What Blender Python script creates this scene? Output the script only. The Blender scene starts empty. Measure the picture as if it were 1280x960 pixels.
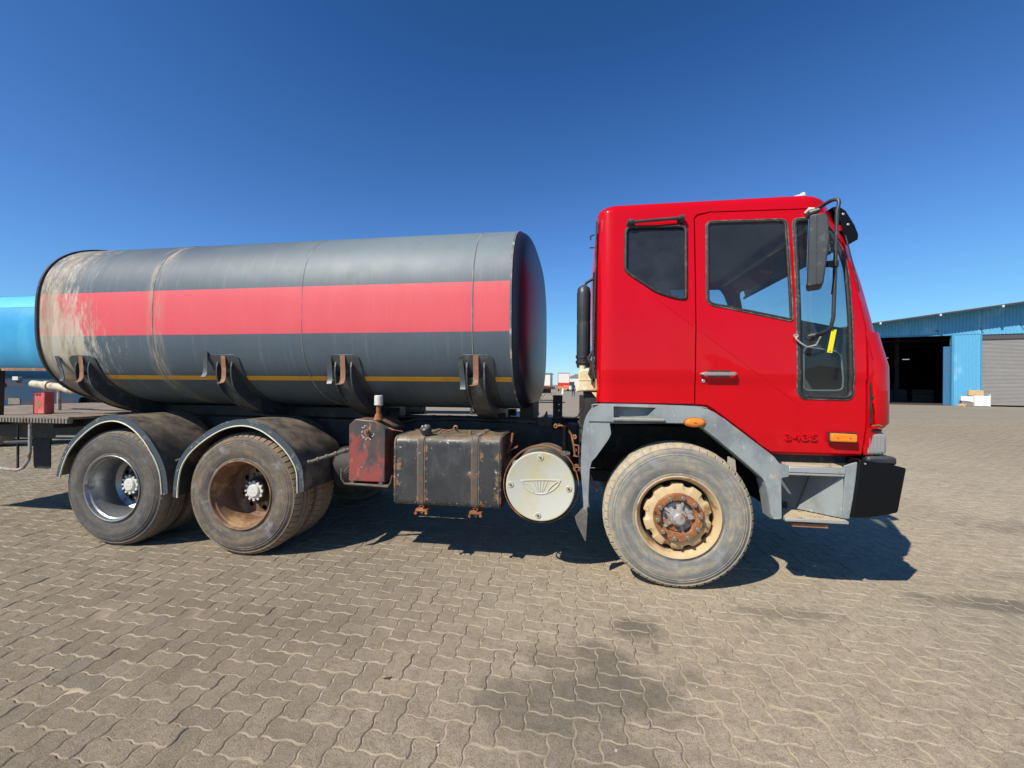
import bpy, bmesh, math, random
from mathutils import Vector, Matrix
from mathutils.geometry import delaunay_2d_cdt
random.seed(7)
S = bpy.context.scene
COL = S.collection
PI = math.pi

# ------------------------------------------------------------------ camera
cam_d = bpy.data.cameras.new("camera"); cam = bpy.data.objects.new("camera", cam_d); COL.objects.link(cam)
cam_d.sensor_width = 36.0; cam_d.lens = 36.0 * 550.45 / 1280.0
cam_d.clip_start = 0.05; cam_d.clip_end = 6000
def place_camera(loc, yaw, pitch, roll):
    fw = Vector((math.sin(yaw), math.cos(yaw), 0)); rt = Vector((math.cos(yaw), -math.sin(yaw), 0)); up = Vector((0, 0, 1))
    f2 = fw*math.cos(pitch) + up*math.sin(pitch); u2 = -fw*math.sin(pitch) + up*math.cos(pitch)
    r3 = rt*math.cos(roll) + u2*math.sin(roll); u3 = -rt*math.sin(roll) + u2*math.cos(roll)
    m = Matrix((r3, u3, -f2)).transposed().to_4x4(); m.translation = Vector(loc)
    cam.matrix_world = m
place_camera((0, -3.3988, 1.5141), -0.1569, 0.0005, 0.0078)
S.camera = cam
S.render.resolution_x = 1024; S.render.resolution_y = 768

# ------------------------------------------------------------------ world and sun
TO_SUN = Vector((-0.62, -0.81, 1.0)).normalized()
elev = math.asin(TO_SUN.z)
W = bpy.data.worlds.new("World"); S.world = W; W.use_nodes = True
wn = W.node_tree.nodes; wn.clear()
sky = wn.new('ShaderNodeTexSky'); sky.sky_type = 'NISHITA'; sky.sun_disc = False
sky.sun_elevation = elev; sky.sun_rotation = math.atan2(TO_SUN.x, TO_SUN.y)
sky.altitude = 1500; sky.air_density = 1.0; sky.dust_density = 0.15; sky.ozone_density = 2.5
bg = wn.new('ShaderNodeBackground'); bg.inputs['Strength'].default_value = 0.10
wo = wn.new('ShaderNodeOutputWorld')
# the whole sky is graded once, as the phone did: deeper blue aloft, clear cyan low down
def wmul(src, k):
    v = wn.new('ShaderNodeVectorMath'); v.operation = 'SCALE'; W.node_tree.links.new(src, v.inputs[0]); v.inputs['Scale'].default_value = k; return v.outputs[0]
cur = wn.new('ShaderNodeRGBCurve'); W.node_tree.links.new(wmul(sky.outputs[0], .10), cur.inputs['Color'])
for ch, pts in enumerate((((0, 0), (.065, .0185), (.088, .038), (.158, .094), (.28, .175), (.45, .28), (1, .58)), ((0, 0), (.112, .075), (.155, .128), (.271, .265), (.45, .45), (.64, .60), (1, .78)), ((0, 0), (.215, .225), (.262, .315), (.348, .455), (.475, .645), (.65, .80), (1, .92)))):
    c = cur.mapping.curves[ch]
    c.points[0].location = pts[0]; c.points[1].location = pts[-1]
    for p in pts[1:-1]: c.points.new(*p)
cur.mapping.extend = 'HORIZONTAL'; cur.mapping.update()
W.node_tree.links.new(wmul(cur.outputs[0], 10), bg.inputs['Color']); W.node_tree.links.new(bg.outputs[0], wo.inputs['Surface'])
sun_d = bpy.data.lights.new("sun", 'SUN'); sun_d.energy = 5.0; sun_d.angle = math.radians(0.53); sun_d.color = (1.0, 0.93, 0.80)
sun = bpy.data.objects.new("sun", sun_d); COL.objects.link(sun)
sun.rotation_euler = TO_SUN.to_track_quat('Z', 'Y').to_euler(); sun.location = (0, 0, 30)
S.view_settings.view_transform = 'Standard'; S.view_settings.look = 'None'
S.view_settings.exposure = 0.20; S.view_settings.gamma = 1.0; S.view_settings.use_curve_mapping = False
S.cycles.max_bounces = 8; S.cycles.transparent_max_bounces = 12

# ------------------------------------------------------------------ naming helpers
def tag(o, label=None, cat=None, group=None, kind=None):
    if label: o['label'] = label
    if cat: o['category'] = cat
    if group: o['group'] = group
    if kind: o['kind'] = kind
    return o
def thing(name, label, cat, loc=(0, 0, 0), rz=0.0, group=None):
    o = bpy.data.objects.new(name, None); COL.objects.link(o); o.empty_display_size = .2
    o.location = loc; o.rotation_euler = (0, 0, rz)
    return tag(o, label, cat, group)

# ------------------------------------------------------------------ mesh builder
class MB:
    def __init__(s): s.v = []; s.f = []
    def add(s, vs, fs):
        n = len(s.v); s.v += [tuple(p) for p in vs]; s.f += [tuple(i+n for i in f) for f in fs]; return s
    def box(s, x0, x1, y0, y1, z0, z1):
        vs = [(x, y, z) for x in (x0, x1) for y in (y0, y1) for z in (z0, z1)]
        return s.add(vs, [(0,1,3,2),(4,6,7,5),(0,4,5,1),(2,3,7,6),(0,2,6,4),(1,5,7,3)])
    def obox(s, c, ax, ay, az):
        c = Vector(c); ax = Vector(ax); ay = Vector(ay); az = Vector(az)
        vs = [c+ax*i+ay*j+az*k for i in (-1, 1) for j in (-1, 1) for k in (-1, 1)]
        return s.add(vs, [(0,1,3,2),(4,6,7,5),(0,4,5,1),(2,3,7,6),(0,2,6,4),(1,5,7,3)])
    def bar(s, p0, p1, w, h, up=(0, 0, 1)):
        p0 = Vector(p0); p1 = Vector(p1); d = (p1-p0); L = d.length; d.normalize(); u = Vector(up)
        if abs(d.dot(u)) > .98: u = Vector((1, 0, 0))
        sd = d.cross(u).normalized(); u = sd.cross(d)
        return s.obox((p0+p1)/2, d*L/2, sd*w/2, u*h/2)
    def prism(s, poly, axis, a0, a1):
        def m(p, a): return (a, p[0], p[1]) if axis == 'x' else ((p[0], a, p[1]) if axis == 'y' else (p[0], p[1], a))
        n = len(poly); vs = [m(p, a0) for p in poly] + [m(p, a1) for p in poly]
        fs = [tuple(range(n)), tuple(range(2*n-1, n-1, -1))] + [(i, i+n, (i+1) % n+n, (i+1) % n) for i in range(n)]
        return s.add(vs, fs)
    def cyl(s, p0, p1, r, seg=16, r1=None, caps=True):
        p0 = Vector(p0); p1 = Vector(p1); r1 = r if r1 is None else r1; d = (p1-p0).normalized()
        u = d.orthogonal().normalized(); w = d.cross(u); vs = []
        for p, q in ((p0, r), (p1, r1)):
            for i in range(seg):
                a = 2*PI*i/seg; vs.append(p+u*q*math.cos(a)+w*q*math.sin(a))
        fs = [(i, (i+1) % seg, (i+1) % seg+seg, i+seg) for i in range(seg)]
        if caps: fs += [tuple(range(seg-1, -1, -1)), tuple(range(seg, 2*seg))]
        return s.add(vs, fs)
    def tube(s, pts, r, seg=8, closed=False, flat=1.0):
        P = [Vector(p) for p in pts]; n = len(P); rings = []; u = None
        for i, p in enumerate(P):
            if closed: d = (P[(i+1) % n]-P[i-1])
            else: d = P[min(i+1, n-1)]-P[max(i-1, 0)]
            d.normalize()
            if u is None: u = d.orthogonal().normalized()
            u = (u-d*u.dot(d)).normalized(); w = d.cross(u)
            rr = r[i] if isinstance(r, (list, tuple)) else r
            rings.append([p+(u*math.cos(2*PI*k/seg)+w*math.sin(2*PI*k/seg))*rr for k in range(seg)])
        vs = [v for g in rings for v in g]; fs = []
        for i in range(n if closed else n-1):
            j = (i+1) % n
            off = 0
            if closed and j == 0:   # align the last ring with the first
                off = min(range(seg), key=lambda o: (rings[i][0]-rings[0][o]).length)
            fs += [(i*seg+k, i*seg+(k+1) % seg, j*seg+(k+1+off) % seg, j*seg+(k+off) % seg) for k in range(seg)]
        if not closed: fs += [tuple(range(seg-1, -1, -1)), tuple(range((n-1)*seg, n*seg))]
        return s.add(vs, fs)
    def lathe(s, prof, c=(0, 0, 0), axis='y', seg=48, angles=None, rfun=None):
        # prof: (a, r) along the axis
        A = angles or [2*PI*i/seg for i in range(seg)]; n = len(A); vs = []
        for j, (a, r) in enumerate(prof):
            for i, t in enumerate(A):
                q = rfun(j, i, r) if rfun else r
                if axis == 'y': vs.append((c[0]+q*math.cos(t), c[1]+a, c[2]+q*math.sin(t)))
                elif axis == 'x': vs.append((c[0]+a, c[1]+q*math.cos(t), c[2]+q*math.sin(t)))
                else: vs.append((c[0]+q*math.cos(t), c[1]+q*math.sin(t), c[2]+a))
        fs = [(j*n+i, (j+1)*n+i, (j+1)*n+(i+1) % n, j*n+(i+1) % n) for j in range(len(prof)-1) for i in range(n)]
        return s.add(vs, fs)
    def grid(s, nu, nv, fn):
        vs = [fn(i/(nu-1), j/(nv-1)) for i in range(nu) for j in range(nv)]
        return s.add(vs, [(i*nv+j, (i+1)*nv+j, (i+1)*nv+j+1, i*nv+j+1) for i in range(nu-1) for j in range(nv-1)])
    def mesh(s, name, mat=None, smooth=35, fix=True):
        me = bpy.data.meshes.new(name); me.from_pydata(s.v, [], s.f)
        if fix:
            b = bmesh.new(); b.from_mesh(me); bmesh.ops.recalc_face_normals(b, faces=b.faces); b.to_mesh(me); b.free()
        if mat: me.materials.append(mat)
        if smooth:
            me.shade_smooth(); me.set_sharp_from_angle(angle=math.radians(smooth))
        b = bmesh.new(); b.from_mesh(me)
        for e in b.edges:
            if e.is_boundary: e.smooth = False
        b.to_mesh(me); b.free()
        me.update(); return me
    def build(s, name, mat, parent=None, bevel=0, smooth=35, solid=0, seg=2, fix=True):
        me = s.mesh(name, mat, smooth, fix)
        return put(name, me, parent, bevel, solid, seg)
def put(name, me, parent=None, bevel=0, solid=0, seg=2):
    o = bpy.data.objects.new(name, me); COL.objects.link(o); o.parent = parent
    if solid:
        m = o.modifiers.new('thickness', 'SOLIDIFY'); m.thickness = abs(solid); m.offset = -1 if solid > 0 else 1
    if bevel:
        m = o.modifiers.new('bevel', 'BEVEL'); m.width = bevel; m.segments = seg; m.limit_method = 'ANGLE'; m.angle_limit = math.radians(40)
        m.harden_normals = False
    return o
def copy_obj(o, parent):
    c = o.copy(); COL.objects.link(c); c.parent = parent; return c

def rounded(pts, r, seg=5):
    out = []; n = len(pts)
    for i, p in enumerate(pts):
        rr = r[i] if isinstance(r, (list, tuple)) else r
        p = Vector(p); a = (Vector(pts[i-1])-p); b = (Vector(pts[(i+1) % n])-p)
        q = min(rr, a.length*.45, b.length*.45)
        if q < 1e-4: out.append(tuple(p)); continue
        A = p+a.normalized()*q; B = p+b.normalized()*q
        for k in range(seg+1):
            t = k/seg; out.append(tuple(A*(1-t)**2+p*2*t*(1-t)+B*t*t))
    return out
def densify(poly, d):
    out = []
    for i, p in enumerate(poly):
        q = poly[(i+1) % len(poly)]; L = math.dist(p, q); n = max(1, int(math.ceil(L/d)))
        out += [(p[0]+(q[0]-p[0])*k/n, p[1]+(q[1]-p[1])*k/n) for k in range(n)]
    return out
def inside(p, poly):
    x, y = p; c = False; j = len(poly)-1
    for i in range(len(poly)):
        xi, yi = poly[i]; xj, yj = poly[j]
        if (yi > y) != (yj > y) and x < (xj-xi)*(y-yi)/(yj-yi)+xi: c = not c
        j = i
    return c
def panel(outline, holes, fn, step=.05, edge=.03):
    """triangulated sheet with holes in (u,v), carried to 3D by fn"""
    loops = [densify(outline, edge)]+[densify(h, edge) for h in holes]
    vs = []; es = []
    for L in loops:
        n = len(vs); vs += [Vector(p) for p in L]; es += [(n+i, n+(i+1) % len(L)) for i in range(len(L))]
    xs = [p[0] for p in loops[0]]; zs = [p[1] for p in loops[0]]
    x = min(xs)+step*.5; k = 0
    while x < max(xs):
        z = min(zs)+step*(.5 if k % 2 else .25)
        while z < max(zs):
            p = (x, z)
            if inside(p, loops[0]) and not any(inside(p, h) for h in loops[1:]):
                if min(math.dist(p, q) for L in loops for q in L) > step*.45: vs.append(Vector(p))
            z += step
        x += step*.9; k += 1
    ov, oe, of, *_ = delaunay_2d_cdt(vs, es, [], 0, 1e-5)
    fs = []
    for f in of:
        c = (sum(ov[i][0] for i in f)/len(f), sum(ov[i][1] for i in f)/len(f))
        if inside(c, loops[0]) and not any(inside(c, h) for h in loops[1:]): fs.append(tuple(f))
    m = MB(); used = sorted({i for f in fs for i in f}); ix = {u: k for k, u in enumerate(used)}
    m.add([fn(ov[u][0], ov[u][1]) for u in used], [tuple(ix[i] for i in f) for f in fs])
    return m
def orient(m, d):
    """turn every face of the open sheet m so that its normal agrees with d(centre)"""
    out = []
    for f in m.f:
        a, b, c = (Vector(m.v[i]) for i in f[:3]); n = (b-a).cross(c-a)
        out.append(f if n.dot(Vector(d)) > 0 else f[::-1])
    m.f = out; return m
def text_mesh(txt, size, depth, name, mat):
    cu = bpy.data.curves.new(name, 'FONT'); cu.body = txt; cu.size = size; cu.extrude = depth; cu.align_x = 'CENTER'; cu.align_y = 'CENTER'
    o = bpy.data.objects.new(name, cu); COL.objects.link(o); bpy.context.view_layer.update()
    me = bpy.data.meshes.new_from_object(o.evaluated_get(bpy.context.evaluated_depsgraph_get())); me.name = name
    bpy.data.objects.remove(o); me.materials.clear(); me.materials.append(mat); return me

# ------------------------------------------------------------------ materials
class NT:
    def __init__(s, name):
        s.m = bpy.data.materials.new(name); s.m.use_nodes = True; s.t = s.m.node_tree; s.t.nodes.clear()
        s.out = s.n('ShaderNodeOutputMaterial'); s.b = s.n('ShaderNodeBsdfPrincipled'); s.l(s.b.outputs[0], s.out.inputs[0])
    def n(s, t, **k):
        o = s.t.nodes.new(t)
        for a, b in k.items(): setattr(o, a, b)
        return o
    def l(s, a, b): s.t.links.new(a, b)
    def val(s, sock, v):
        if hasattr(v, 'node') or hasattr(v, 'is_output'): s.l(v, sock)
        else: sock.default_value = v
    def coord(s, scale=(1, 1, 1), kind='Object', rot=(0, 0, 0), loc=(0, 0, 0)):
        c = s.n('ShaderNodeTexCoord'); m = s.n('ShaderNodeMapping'); s.l(c.outputs[kind], m.inputs[0])
        m.inputs['Scale'].default_value = scale; m.inputs['Rotation'].default_value = rot; m.inputs['Location'].default_value = loc
        return m.outputs[0]
    def noise(s, scale, detail=4, rough=.55, vec=None, stretch=(1, 1, 1), dist=0, loc=(0, 0, 0)):
        o = s.n('ShaderNodeTexNoise'); s.l(vec or s.coord(stretch, loc=loc), o.inputs['Vector'])
        o.inputs['Scale'].default_value = scale; o.inputs['Detail'].default_value = detail; o.inputs['Roughness'].default_value = rough
        o.inputs['Distortion'].default_value = dist
        return o.outputs['Fac']
    def ramp(s, f, lo, hi, a=0.0, b=1.0):
        o = s.n('ShaderNodeMapRange'); o.interpolation_type = 'SMOOTHSTEP'; s.l(f, o.inputs[0])
        for i, v in enumerate((lo, hi, a, b)): o.inputs[i+1].default_value = v
        return o.outputs[0]
    def math(s, op, a, b=0.5, c=None):
        o = s.n('ShaderNodeMath', operation=op); s.val(o.inputs[0], a); s.val(o.inputs[1], b)
        if c is not None: s.val(o.inputs[2], c)
        return o.outputs[0]
    def mix(s, f, a, b):
        o = s.n('ShaderNodeMix', data_type='RGBA'); s.val(o.inputs[0], f)
        for i, v in ((6, a), (7, b)):
            if isinstance(v, tuple): o.inputs[i].default_value = (*v[:3], 1)
            else: s.l(v, o.inputs[i])
        return o.outputs[2]
    def xyz(s, kind='Object'):
        c = s.n('ShaderNodeTexCoord'); o = s.n('ShaderNodeSeparateXYZ'); s.l(c.outputs[kind], o.inputs[0]); return o.outputs
    def bump(s, h, strength=.3, dist=.01):
        o = s.n('ShaderNodeBump'); o.inputs['Strength'].default_value = strength; o.inputs['Distance'].default_value = dist
        s.l(h, o.inputs['Height']); s.l(o.outputs[0], s.b.inputs['Normal']); return o
    def up(s):      # how far a face looks to the sky: where dust settles
        g = s.n('ShaderNodeNewGeometry'); o = s.n('ShaderNodeSeparateXYZ'); s.l(g.outputs['Normal'], o.inputs[0]); return s.ramp(o.outputs[2], .25, .9)
    def set(s, color=None, rough=None, metal=None, coat=None, spec=None, coat_rough=None):
        for k, v in (('Base Color', color), ('Roughness', rough), ('Metallic', metal), ('Coat Weight', coat), ('Specular IOR Level', spec), ('Coat Roughness', coat_rough)):
            if v is None: continue
            if isinstance(v, tuple): s.b.inputs[k].default_value = (*v[:3], 1)
            else: s.val(s.b.inputs[k], v)
        return s
        return s

def worn(name, base, rough=.5, metal=0, coat=0, spec=None, layers=(), dust=0.0, dustcol=(.42, .36, .27), bump=0, bscale=60, var=.12, coat_rough=.05):
    """layers: (colour, noise scale, low, high, stretch, roughness)"""
    t = NT(name); c = t.mix(t.noise(3.1, 5), tuple(x*(1-var) for x in base), tuple(min(1, x*(1+var)) for x in base)); r = rough
    for i, L in enumerate(layers):
        col, sc, lo, hi, st, rr = L
        f = t.ramp(t.noise(sc, 6, .62, stretch=st, loc=(i*3.7, 1.3*i, .9*i)), lo, hi)
        c = t.mix(f, c, col)
        m = t.n('ShaderNodeMix'); t.val(m.inputs[0], f); t.val(m.inputs[2], r); m.inputs[3].default_value = rr; r = m.outputs[0]
    if dust:
        f = t.math('MULTIPLY', t.math('ADD', t.math('MULTIPLY', t.up(), .9), .18), t.ramp(t.noise(7, 6, .65), .25, .75, 0, dust))
        c = t.mix(f, c, dustcol)
    t.set(c, r, metal, coat, spec=spec, coat_rough=coat_rough)
    if bump: t.bump(t.noise(bscale, 4), bump, .004)
    return t.m

RUST = (.16, .062, .022); DUST = (.42, .34, .24); BLK = (.012, .012, .014)
def red_paint():
    t = NT('red_cab_paint')
    n = t.noise(2.3, 5); c = t.mix(n, (.50, .0012, .006), (.56, .0018, .009))
    f = t.ramp(t.noise(26, 8, .7, stretch=(1, 1, .35)), .66, .80, 0, .25); c = t.mix(f, c, (.62, .10, .09))
    z = t.xyz()[2]
    low = t.math('MULTIPLY', t.ramp(z, 1.30, 1.0), t.ramp(t.noise(9, 6, .65), .45, .85, 0, .14)); c = t.mix(low, c, (.40, .20, .13))
    t.set(c, t.ramp(t.noise(5, 5), .2, .9, .30, .42), 0, .9, spec=.05, coat_rough=.02)
    t.b.inputs['Coat IOR'].default_value = 1.34
    t.bump(t.noise(1.6, 2), .10, .02)
    return t.m
def tank_paint():
    t = NT('tank_paint'); P = t.xyz(); X, Y, Z = P[0], P[1], P[2]
    wav = t.math('MULTIPLY', t.math('SUBTRACT', t.noise(1.5, 3, stretch=(1, 0, 0)), .5), .008)
    Zw = t.math('ADD', Z, wav)
    grey = t.mix(t.noise(2.2, 6, .6, stretch=(.5, 1, 1)), (.048, .072, .096), (.084, .114, .140))
    streak = t.ramp(t.noise(16, 6, .7, stretch=(1.6, .2, .10)), .50, .78, 0, .40)
    grey = t.mix(streak, grey, (.17, .21, .23))
    pale_top = t.math('MULTIPLY', t.ramp(t.math('ADD', X, t.math('MULTIPLY', t.noise(1.1, 4), 1.4)), -2.9, -.9), t.ramp(Z, 2.25, 2.6, 0, .65)); grey = t.mix(pale_top, grey, (.20, .245, .26))  # grey turns paler towards the upper front of the shell
    blotch = t.ramp(t.noise(3.1, 6, .65, stretch=(1, 1, 1.2), loc=(4, 0, 0)), .55, .75, 0, .35); grey = t.mix(blotch, grey, (.075, .095, .115))
    pink = t.mix(t.noise(5, 5, .6, stretch=(1, 1, .3)), (.62, .060, .078), (.69, .092, .110))
    pink = t.mix(t.ramp(t.noise(30, 5, .7, stretch=(1.5, .2, .1)), .55, .8, 0, .22), pink, (.84, .24, .24))
    s1 = t.math('GREATER_THAN', Zw, 1.932); s2 = t.math('LESS_THAN', Zw, 2.33); band = t.math('MULTIPLY', s1, s2)
    near = t.math('LESS_THAN', Y, 2.6)
    c = t.mix(t.math('MULTIPLY', band, near), grey, pink)
    y1 = t.math('GREATER_THAN', Z, 1.533); y2 = t.math('LESS_THAN', Z, 1.570); yl = t.math('MULTIPLY', y1, y2)
    ochre = t.mix(t.ramp(t.noise(9, 6, .7), .50, .8, 0, .6), (.72, .36, .012), (.26, .15, .05))
    c = t.mix(t.math('MULTIPLY', yl, t.math('GREATER_THAN', X, -4.98)), c, ochre)
    # worn to pale undercoat and run-down mud towards the rear, where the filler spills
    g = t.ramp(X, -4.05, -4.95)
    runs = t.math('ADD', t.math('MULTIPLY', t.noise(9, 8, .72, stretch=(1.1, .5, .22), dist=.4), .5), t.math('MULTIPLY', t.noise(38, 8, .8, stretch=(1.3, .5, .30)), .5))
    low = t.ramp(Z, 2.55, 1.85, -.04, .06)
    f1 = t.ramp(t.math('ADD', t.math('ADD', runs, t.math('MULTIPLY', g, .20)), low), .60, .74, 0, .82)
    f1 = t.math('MULTIPLY', f1, t.ramp(X, -4.02, -4.18)); f1 = t.math('MULTIPLY', f1, t.ramp(Z, 1.30, 1.75, .15, 1.0))
    c = t.mix(f1, c, t.mix(t.noise(7, 5), (.46, .41, .31), (.60, .56, .44)))
    runs2 = t.noise(6, 7, .6, stretch=(1.5, .5, .22), dist=1.1, loc=(2.2, 0, 0))
    f2 = t.ramp(t.math('ADD', runs2, t.math('MULTIPLY', g, .14)), .52, .76, 0, .62); f2 = t.math('MULTIPLY', f2, t.ramp(X, -4.02, -4.3))
    c = t.mix(f2, c, (.25, .175, .10))
    # dusty runs beside the rear welding seam
    sx = t.math('ABSOLUTE', t.math('ADD', X, 3.80)); f3 = t.math('MULTIPLY', t.ramp(sx, .14, 0.0), t.ramp(t.noise(9, 6, .7, stretch=(2, .5, .3)), .40, .68, 0, .8))
    c = t.mix(f3, c, (.40, .33, .23))
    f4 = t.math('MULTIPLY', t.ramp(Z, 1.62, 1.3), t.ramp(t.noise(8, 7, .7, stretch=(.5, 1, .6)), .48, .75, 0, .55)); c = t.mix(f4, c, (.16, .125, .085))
    scr = t.ramp(t.noise(40, 8, .75, stretch=(1, .6, .5)), .70, .76, 0, .5); c = t.mix(scr, c, (.45, .45, .43))
    t.set(c, t.ramp(t.noise(5, 6), .25, .8, .54, .60), 0, 0, spec=.60)
    t.bump(t.math('ADD', t.noise(.8, 1), t.math('MULTIPLY', t.noise(50, 4), .05)), .06, .02)
    return t.m
def head_paint():
    t = NT('tank_head_paint'); c = t.mix(t.noise(2, 5), (.014, .016, .032), (.022, .026, .046))
    c = t.mix(t.ramp(t.noise(14, 7, .7), .6, .8, 0, .4), c, (.12, .11, .10))
    t.set(c, .38, 0, 0, spec=.22); t.bump(t.noise(1.1, 2), .15, .03); return t.m
def tyre_mat(name, dirt, amount, dark=(.035, .035, .037)):
    t = NT(name); P = t.xyz(); r = t.math('SQRT', t.math('ADD', t.math('MULTIPLY', P[0], P[0]), t.math('MULTIPLY', P[2], P[2])))
    c = t.mix(t.noise(9, 6), tuple(x*.8 for x in dark), tuple(x*1.35 for x in dark))
    # circular scuffing: noise in (radius, angle)
    ang = t.math('ARCTAN2', P[0], P[2]); v = t.n('ShaderNodeCombineXYZ'); t.l(t.math('MULTIPLY', r, 22), v.inputs[0]); t.l(t.math('MULTIPLY', ang, 1.1), v.inputs[1])
    n = t.n('ShaderNodeTexNoise'); t.l(v.outputs[0], n.inputs['Vector']); n.inputs['Scale'].default_value = 1.0; n.inputs['Detail'].default_value = 7; n.inputs['Roughness'].default_value = .66
    f = t.ramp(n.outputs['Fac'], .36, .66, amount*.25, amount); f2 = t.ramp(t.noise(14, 8, .75), .30, .70, .35, 1.05)
    c = t.mix(t.math('MULTIPLY', f, f2), c, dirt)
    edge = t.math('MULTIPLY', t.ramp(r, .475, .53), t.ramp(t.noise(18, 6, .7), .25, .6, .3, min(1, amount*1.25)))
    c = t.mix(edge, c, tuple(min(1, x*1.12) for x in dirt))
    w = t.ramp(t.noise(6, 8, .7, loc=(3, 0, 1)), .52, .70, 0, .55 if amount > .65 else .2); c = t.mix(w, c, (.30, .33, .35))
    c = t.mix(t.ramp(t.noise(26, 8, .75), .64, .76, 0, .5), c, (.50, .47, .40))
    t.set(c, .80, spec=.3)
    t.bump(t.math('ADD', t.math('MULTIPLY', t.math('SINE', t.math('MULTIPLY', r, 420)), .25), t.noise(40, 5)), .22, .004)
    return t.m
def glass_mat(name, tint=(.40, .45, .44), dust=.10, gloss=1.0):
    t = NT(name); t.t.nodes.remove(t.b)
    tr = t.n('ShaderNodeBsdfTransparent'); tr.inputs[0].default_value = (*tint, 1)
    gl = t.n('ShaderNodeBsdfGlossy'); gl.inputs['Roughness'].default_value = .02; gl.inputs[0].default_value = (gloss, gloss, gloss, 1)
    df = t.n('ShaderNodeBsdfDiffuse'); df.inputs[0].default_value = (.34, .37, .38, 1)
    fr = t.n('ShaderNodeFresnel'); bf = t.n('ShaderNodeNewGeometry'); t.l(t.ramp(bf.outputs['Backfacing'], 0, 1, 1.50, 1/1.50), fr.inputs[0])
    m1 = t.n('ShaderNodeMixShader'); t.l(fr.outputs[0], m1.inputs[0]); t.l(tr.outputs[0], m1.inputs[1]); t.l(gl.outputs[0], m1.inputs[2])
    f = t.ramp(t.math('ADD', t.noise(2.6, 5, .6), t.math('MULTIPLY', t.noise(45, 6, .75), .22)), .35, .85, dust*.5, dust*1.5)
    f = t.math('ADD', f, t.ramp(t.noise(21, 8, .8, stretch=(1, 1, .6)), .68, .80, 0, dust*1.3))
    m2 = t.n('ShaderNodeMixShader'); t.l(f, m2.inputs[0]); t.l(m1.outputs[0], m2.inputs[1]); t.l(df.outputs[0], m2.inputs[2]); t.l(m2.outputs[0], t.out.inputs[0])
    return t.m
def lens_mat(name, col, rough=.08, trans=.0):
    t = NT(name); w = t.noise(90, 2, stretch=(1, 1, .2)); t.set(t.mix(w, col, tuple(min(1, x*1.25) for x in col)), rough, 0, .8)
    t.b.inputs['Transmission Weight'].default_value = trans; t.bump(w, .3, .003); return t.m
def emit(name, col, st):
    t = NT(name); t.set((.8, .8, .8)); t.b.inputs['Emission Color'].default_value = (*col, 1); t.b.inputs['Emission Strength'].default_value = st; return t.m

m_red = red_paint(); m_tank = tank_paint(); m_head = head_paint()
m_black_trim = worn('black_trim', (.022, .023, .026), .45, layers=[((.09, .085, .075), 12, .5, .8, (1, 1, 1), .7)], dust=.25)
m_rubber = worn('rubber_seal', (.018, .018, .02), .6, layers=[((.10, .095, .085), 30, .5, .8, (1, 1, 1), .8)])
m_seal_worn = worn('worn_rubber_seal', (.05, .048, .045), .6, layers=[((.20, .18, .15), 22, .42, .7, (1, 1, 1), .8)])
m_grey = worn('grey_plastic', (.255, .285, .290), .55, layers=[((.16, .18, .195), 4.5, .42, .66, (1, 1, .7), .6), ((.44, .45, .44), 20, .60, .74, (1, 1, .5), .6), ((.33, .30, .24), 5, .55, .8, (1, 1, 1), .8)], dust=.30, bump=.08)
m_chassis = worn('chassis_black', (.020, .020, .022), .65, layers=[(RUST, 9, .58, .76, (1, 1, 1), .9), ((.10, .085, .06), 6, .5, .8, (1, 1, 1), .9)], dust=.35)
m_dark = worn('oily_black', (.014, .014, .015), .7, layers=[((.05, .04, .03), 7, .5, .8, (1, 1, 1), .9)], dust=.15)
m_bump_black = worn('bumper_black', (.004, .004, .005), .42, spec=.22, layers=[((.05, .045, .04), 28, .70, .8, (1, 1, 1), .7)])
m_fuel = worn('fuel_tank_paint', (.018, .021, .026), .42, layers=[((.075, .08, .085), 5, .45, .75, (1, 1, .6), .5), ((.20, .10, .05), 5.2, .67, .72, (1.3, 1, 1.1), .85), ((.36, .34, .30), 34, .655, .69, (1, 1, 1), .8), ((.50, .48, .42), 17, .72, .74, (1, 1, .8), .8)], dust=.95, dustcol=(.33, .25, .16), bump=.15, bscale=25)
def fuel_paint():
    t = NT('chipped_fuel_tank_paint'); P_ = t.xyz(); X, Y, Z = P_[0], P_[1], P_[2]
    c = t.mix(t.noise(4, 6), (.013, .016, .020), (.032, .037, .044)); c = t.mix(t.ramp(t.noise(6, 7, .7, stretch=(1, 1, .5)), .5, .75, 0, .5), c, (.085, .092, .098))
    near = None
    for q in (-1.515, -1.292, -.838, -.642):
        f = t.ramp(t.math('ABSOLUTE', t.math('SUBTRACT', X, q)), .10, .015); near = f if near is None else t.math('MAXIMUM', near, f)
    edge = t.math('MAXIMUM', near, t.math('MAXIMUM', t.ramp(Z, .97, 1.06), t.ramp(Z, .60, .53)))
    rust = t.ramp(t.math('ADD', t.noise(8, 7, .7), t.math('MULTIPLY', edge, .13)), .66, .72, 0, .85); c = t.mix(rust, c, t.mix(t.noise(30, 5), (.16, .07, .03), (.36, .21, .12)))
    chip = t.ramp(t.math('ADD', t.noise(38, 6, .7), t.math('MULTIPLY', edge, .075)), .68, .70, 0, .9); c = t.mix(chip, c, (.50, .47, .40))
    scr = t.ramp(t.noise(30, 8, .8, stretch=(.25, 1, 1.6)), .70, .73, 0, .5); c = t.mix(scr, c, (.32, .31, .29))
    d = t.math('MULTIPLY', t.math('ADD', t.up(), .10), t.ramp(t.noise(7, 6, .65), .2, .7, .2, .75)); c = t.mix(d, c, (.27, .205, .135))
    t.set(c, t.ramp(t.noise(6, 6), .3, .7, .35, .6)); t.bump(t.math('ADD', t.noise(6, 3), t.math('MULTIPLY', t.noise(38, 6, .7), .4)), .3, .006); return t.m
m_fuel = fuel_paint()
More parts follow.
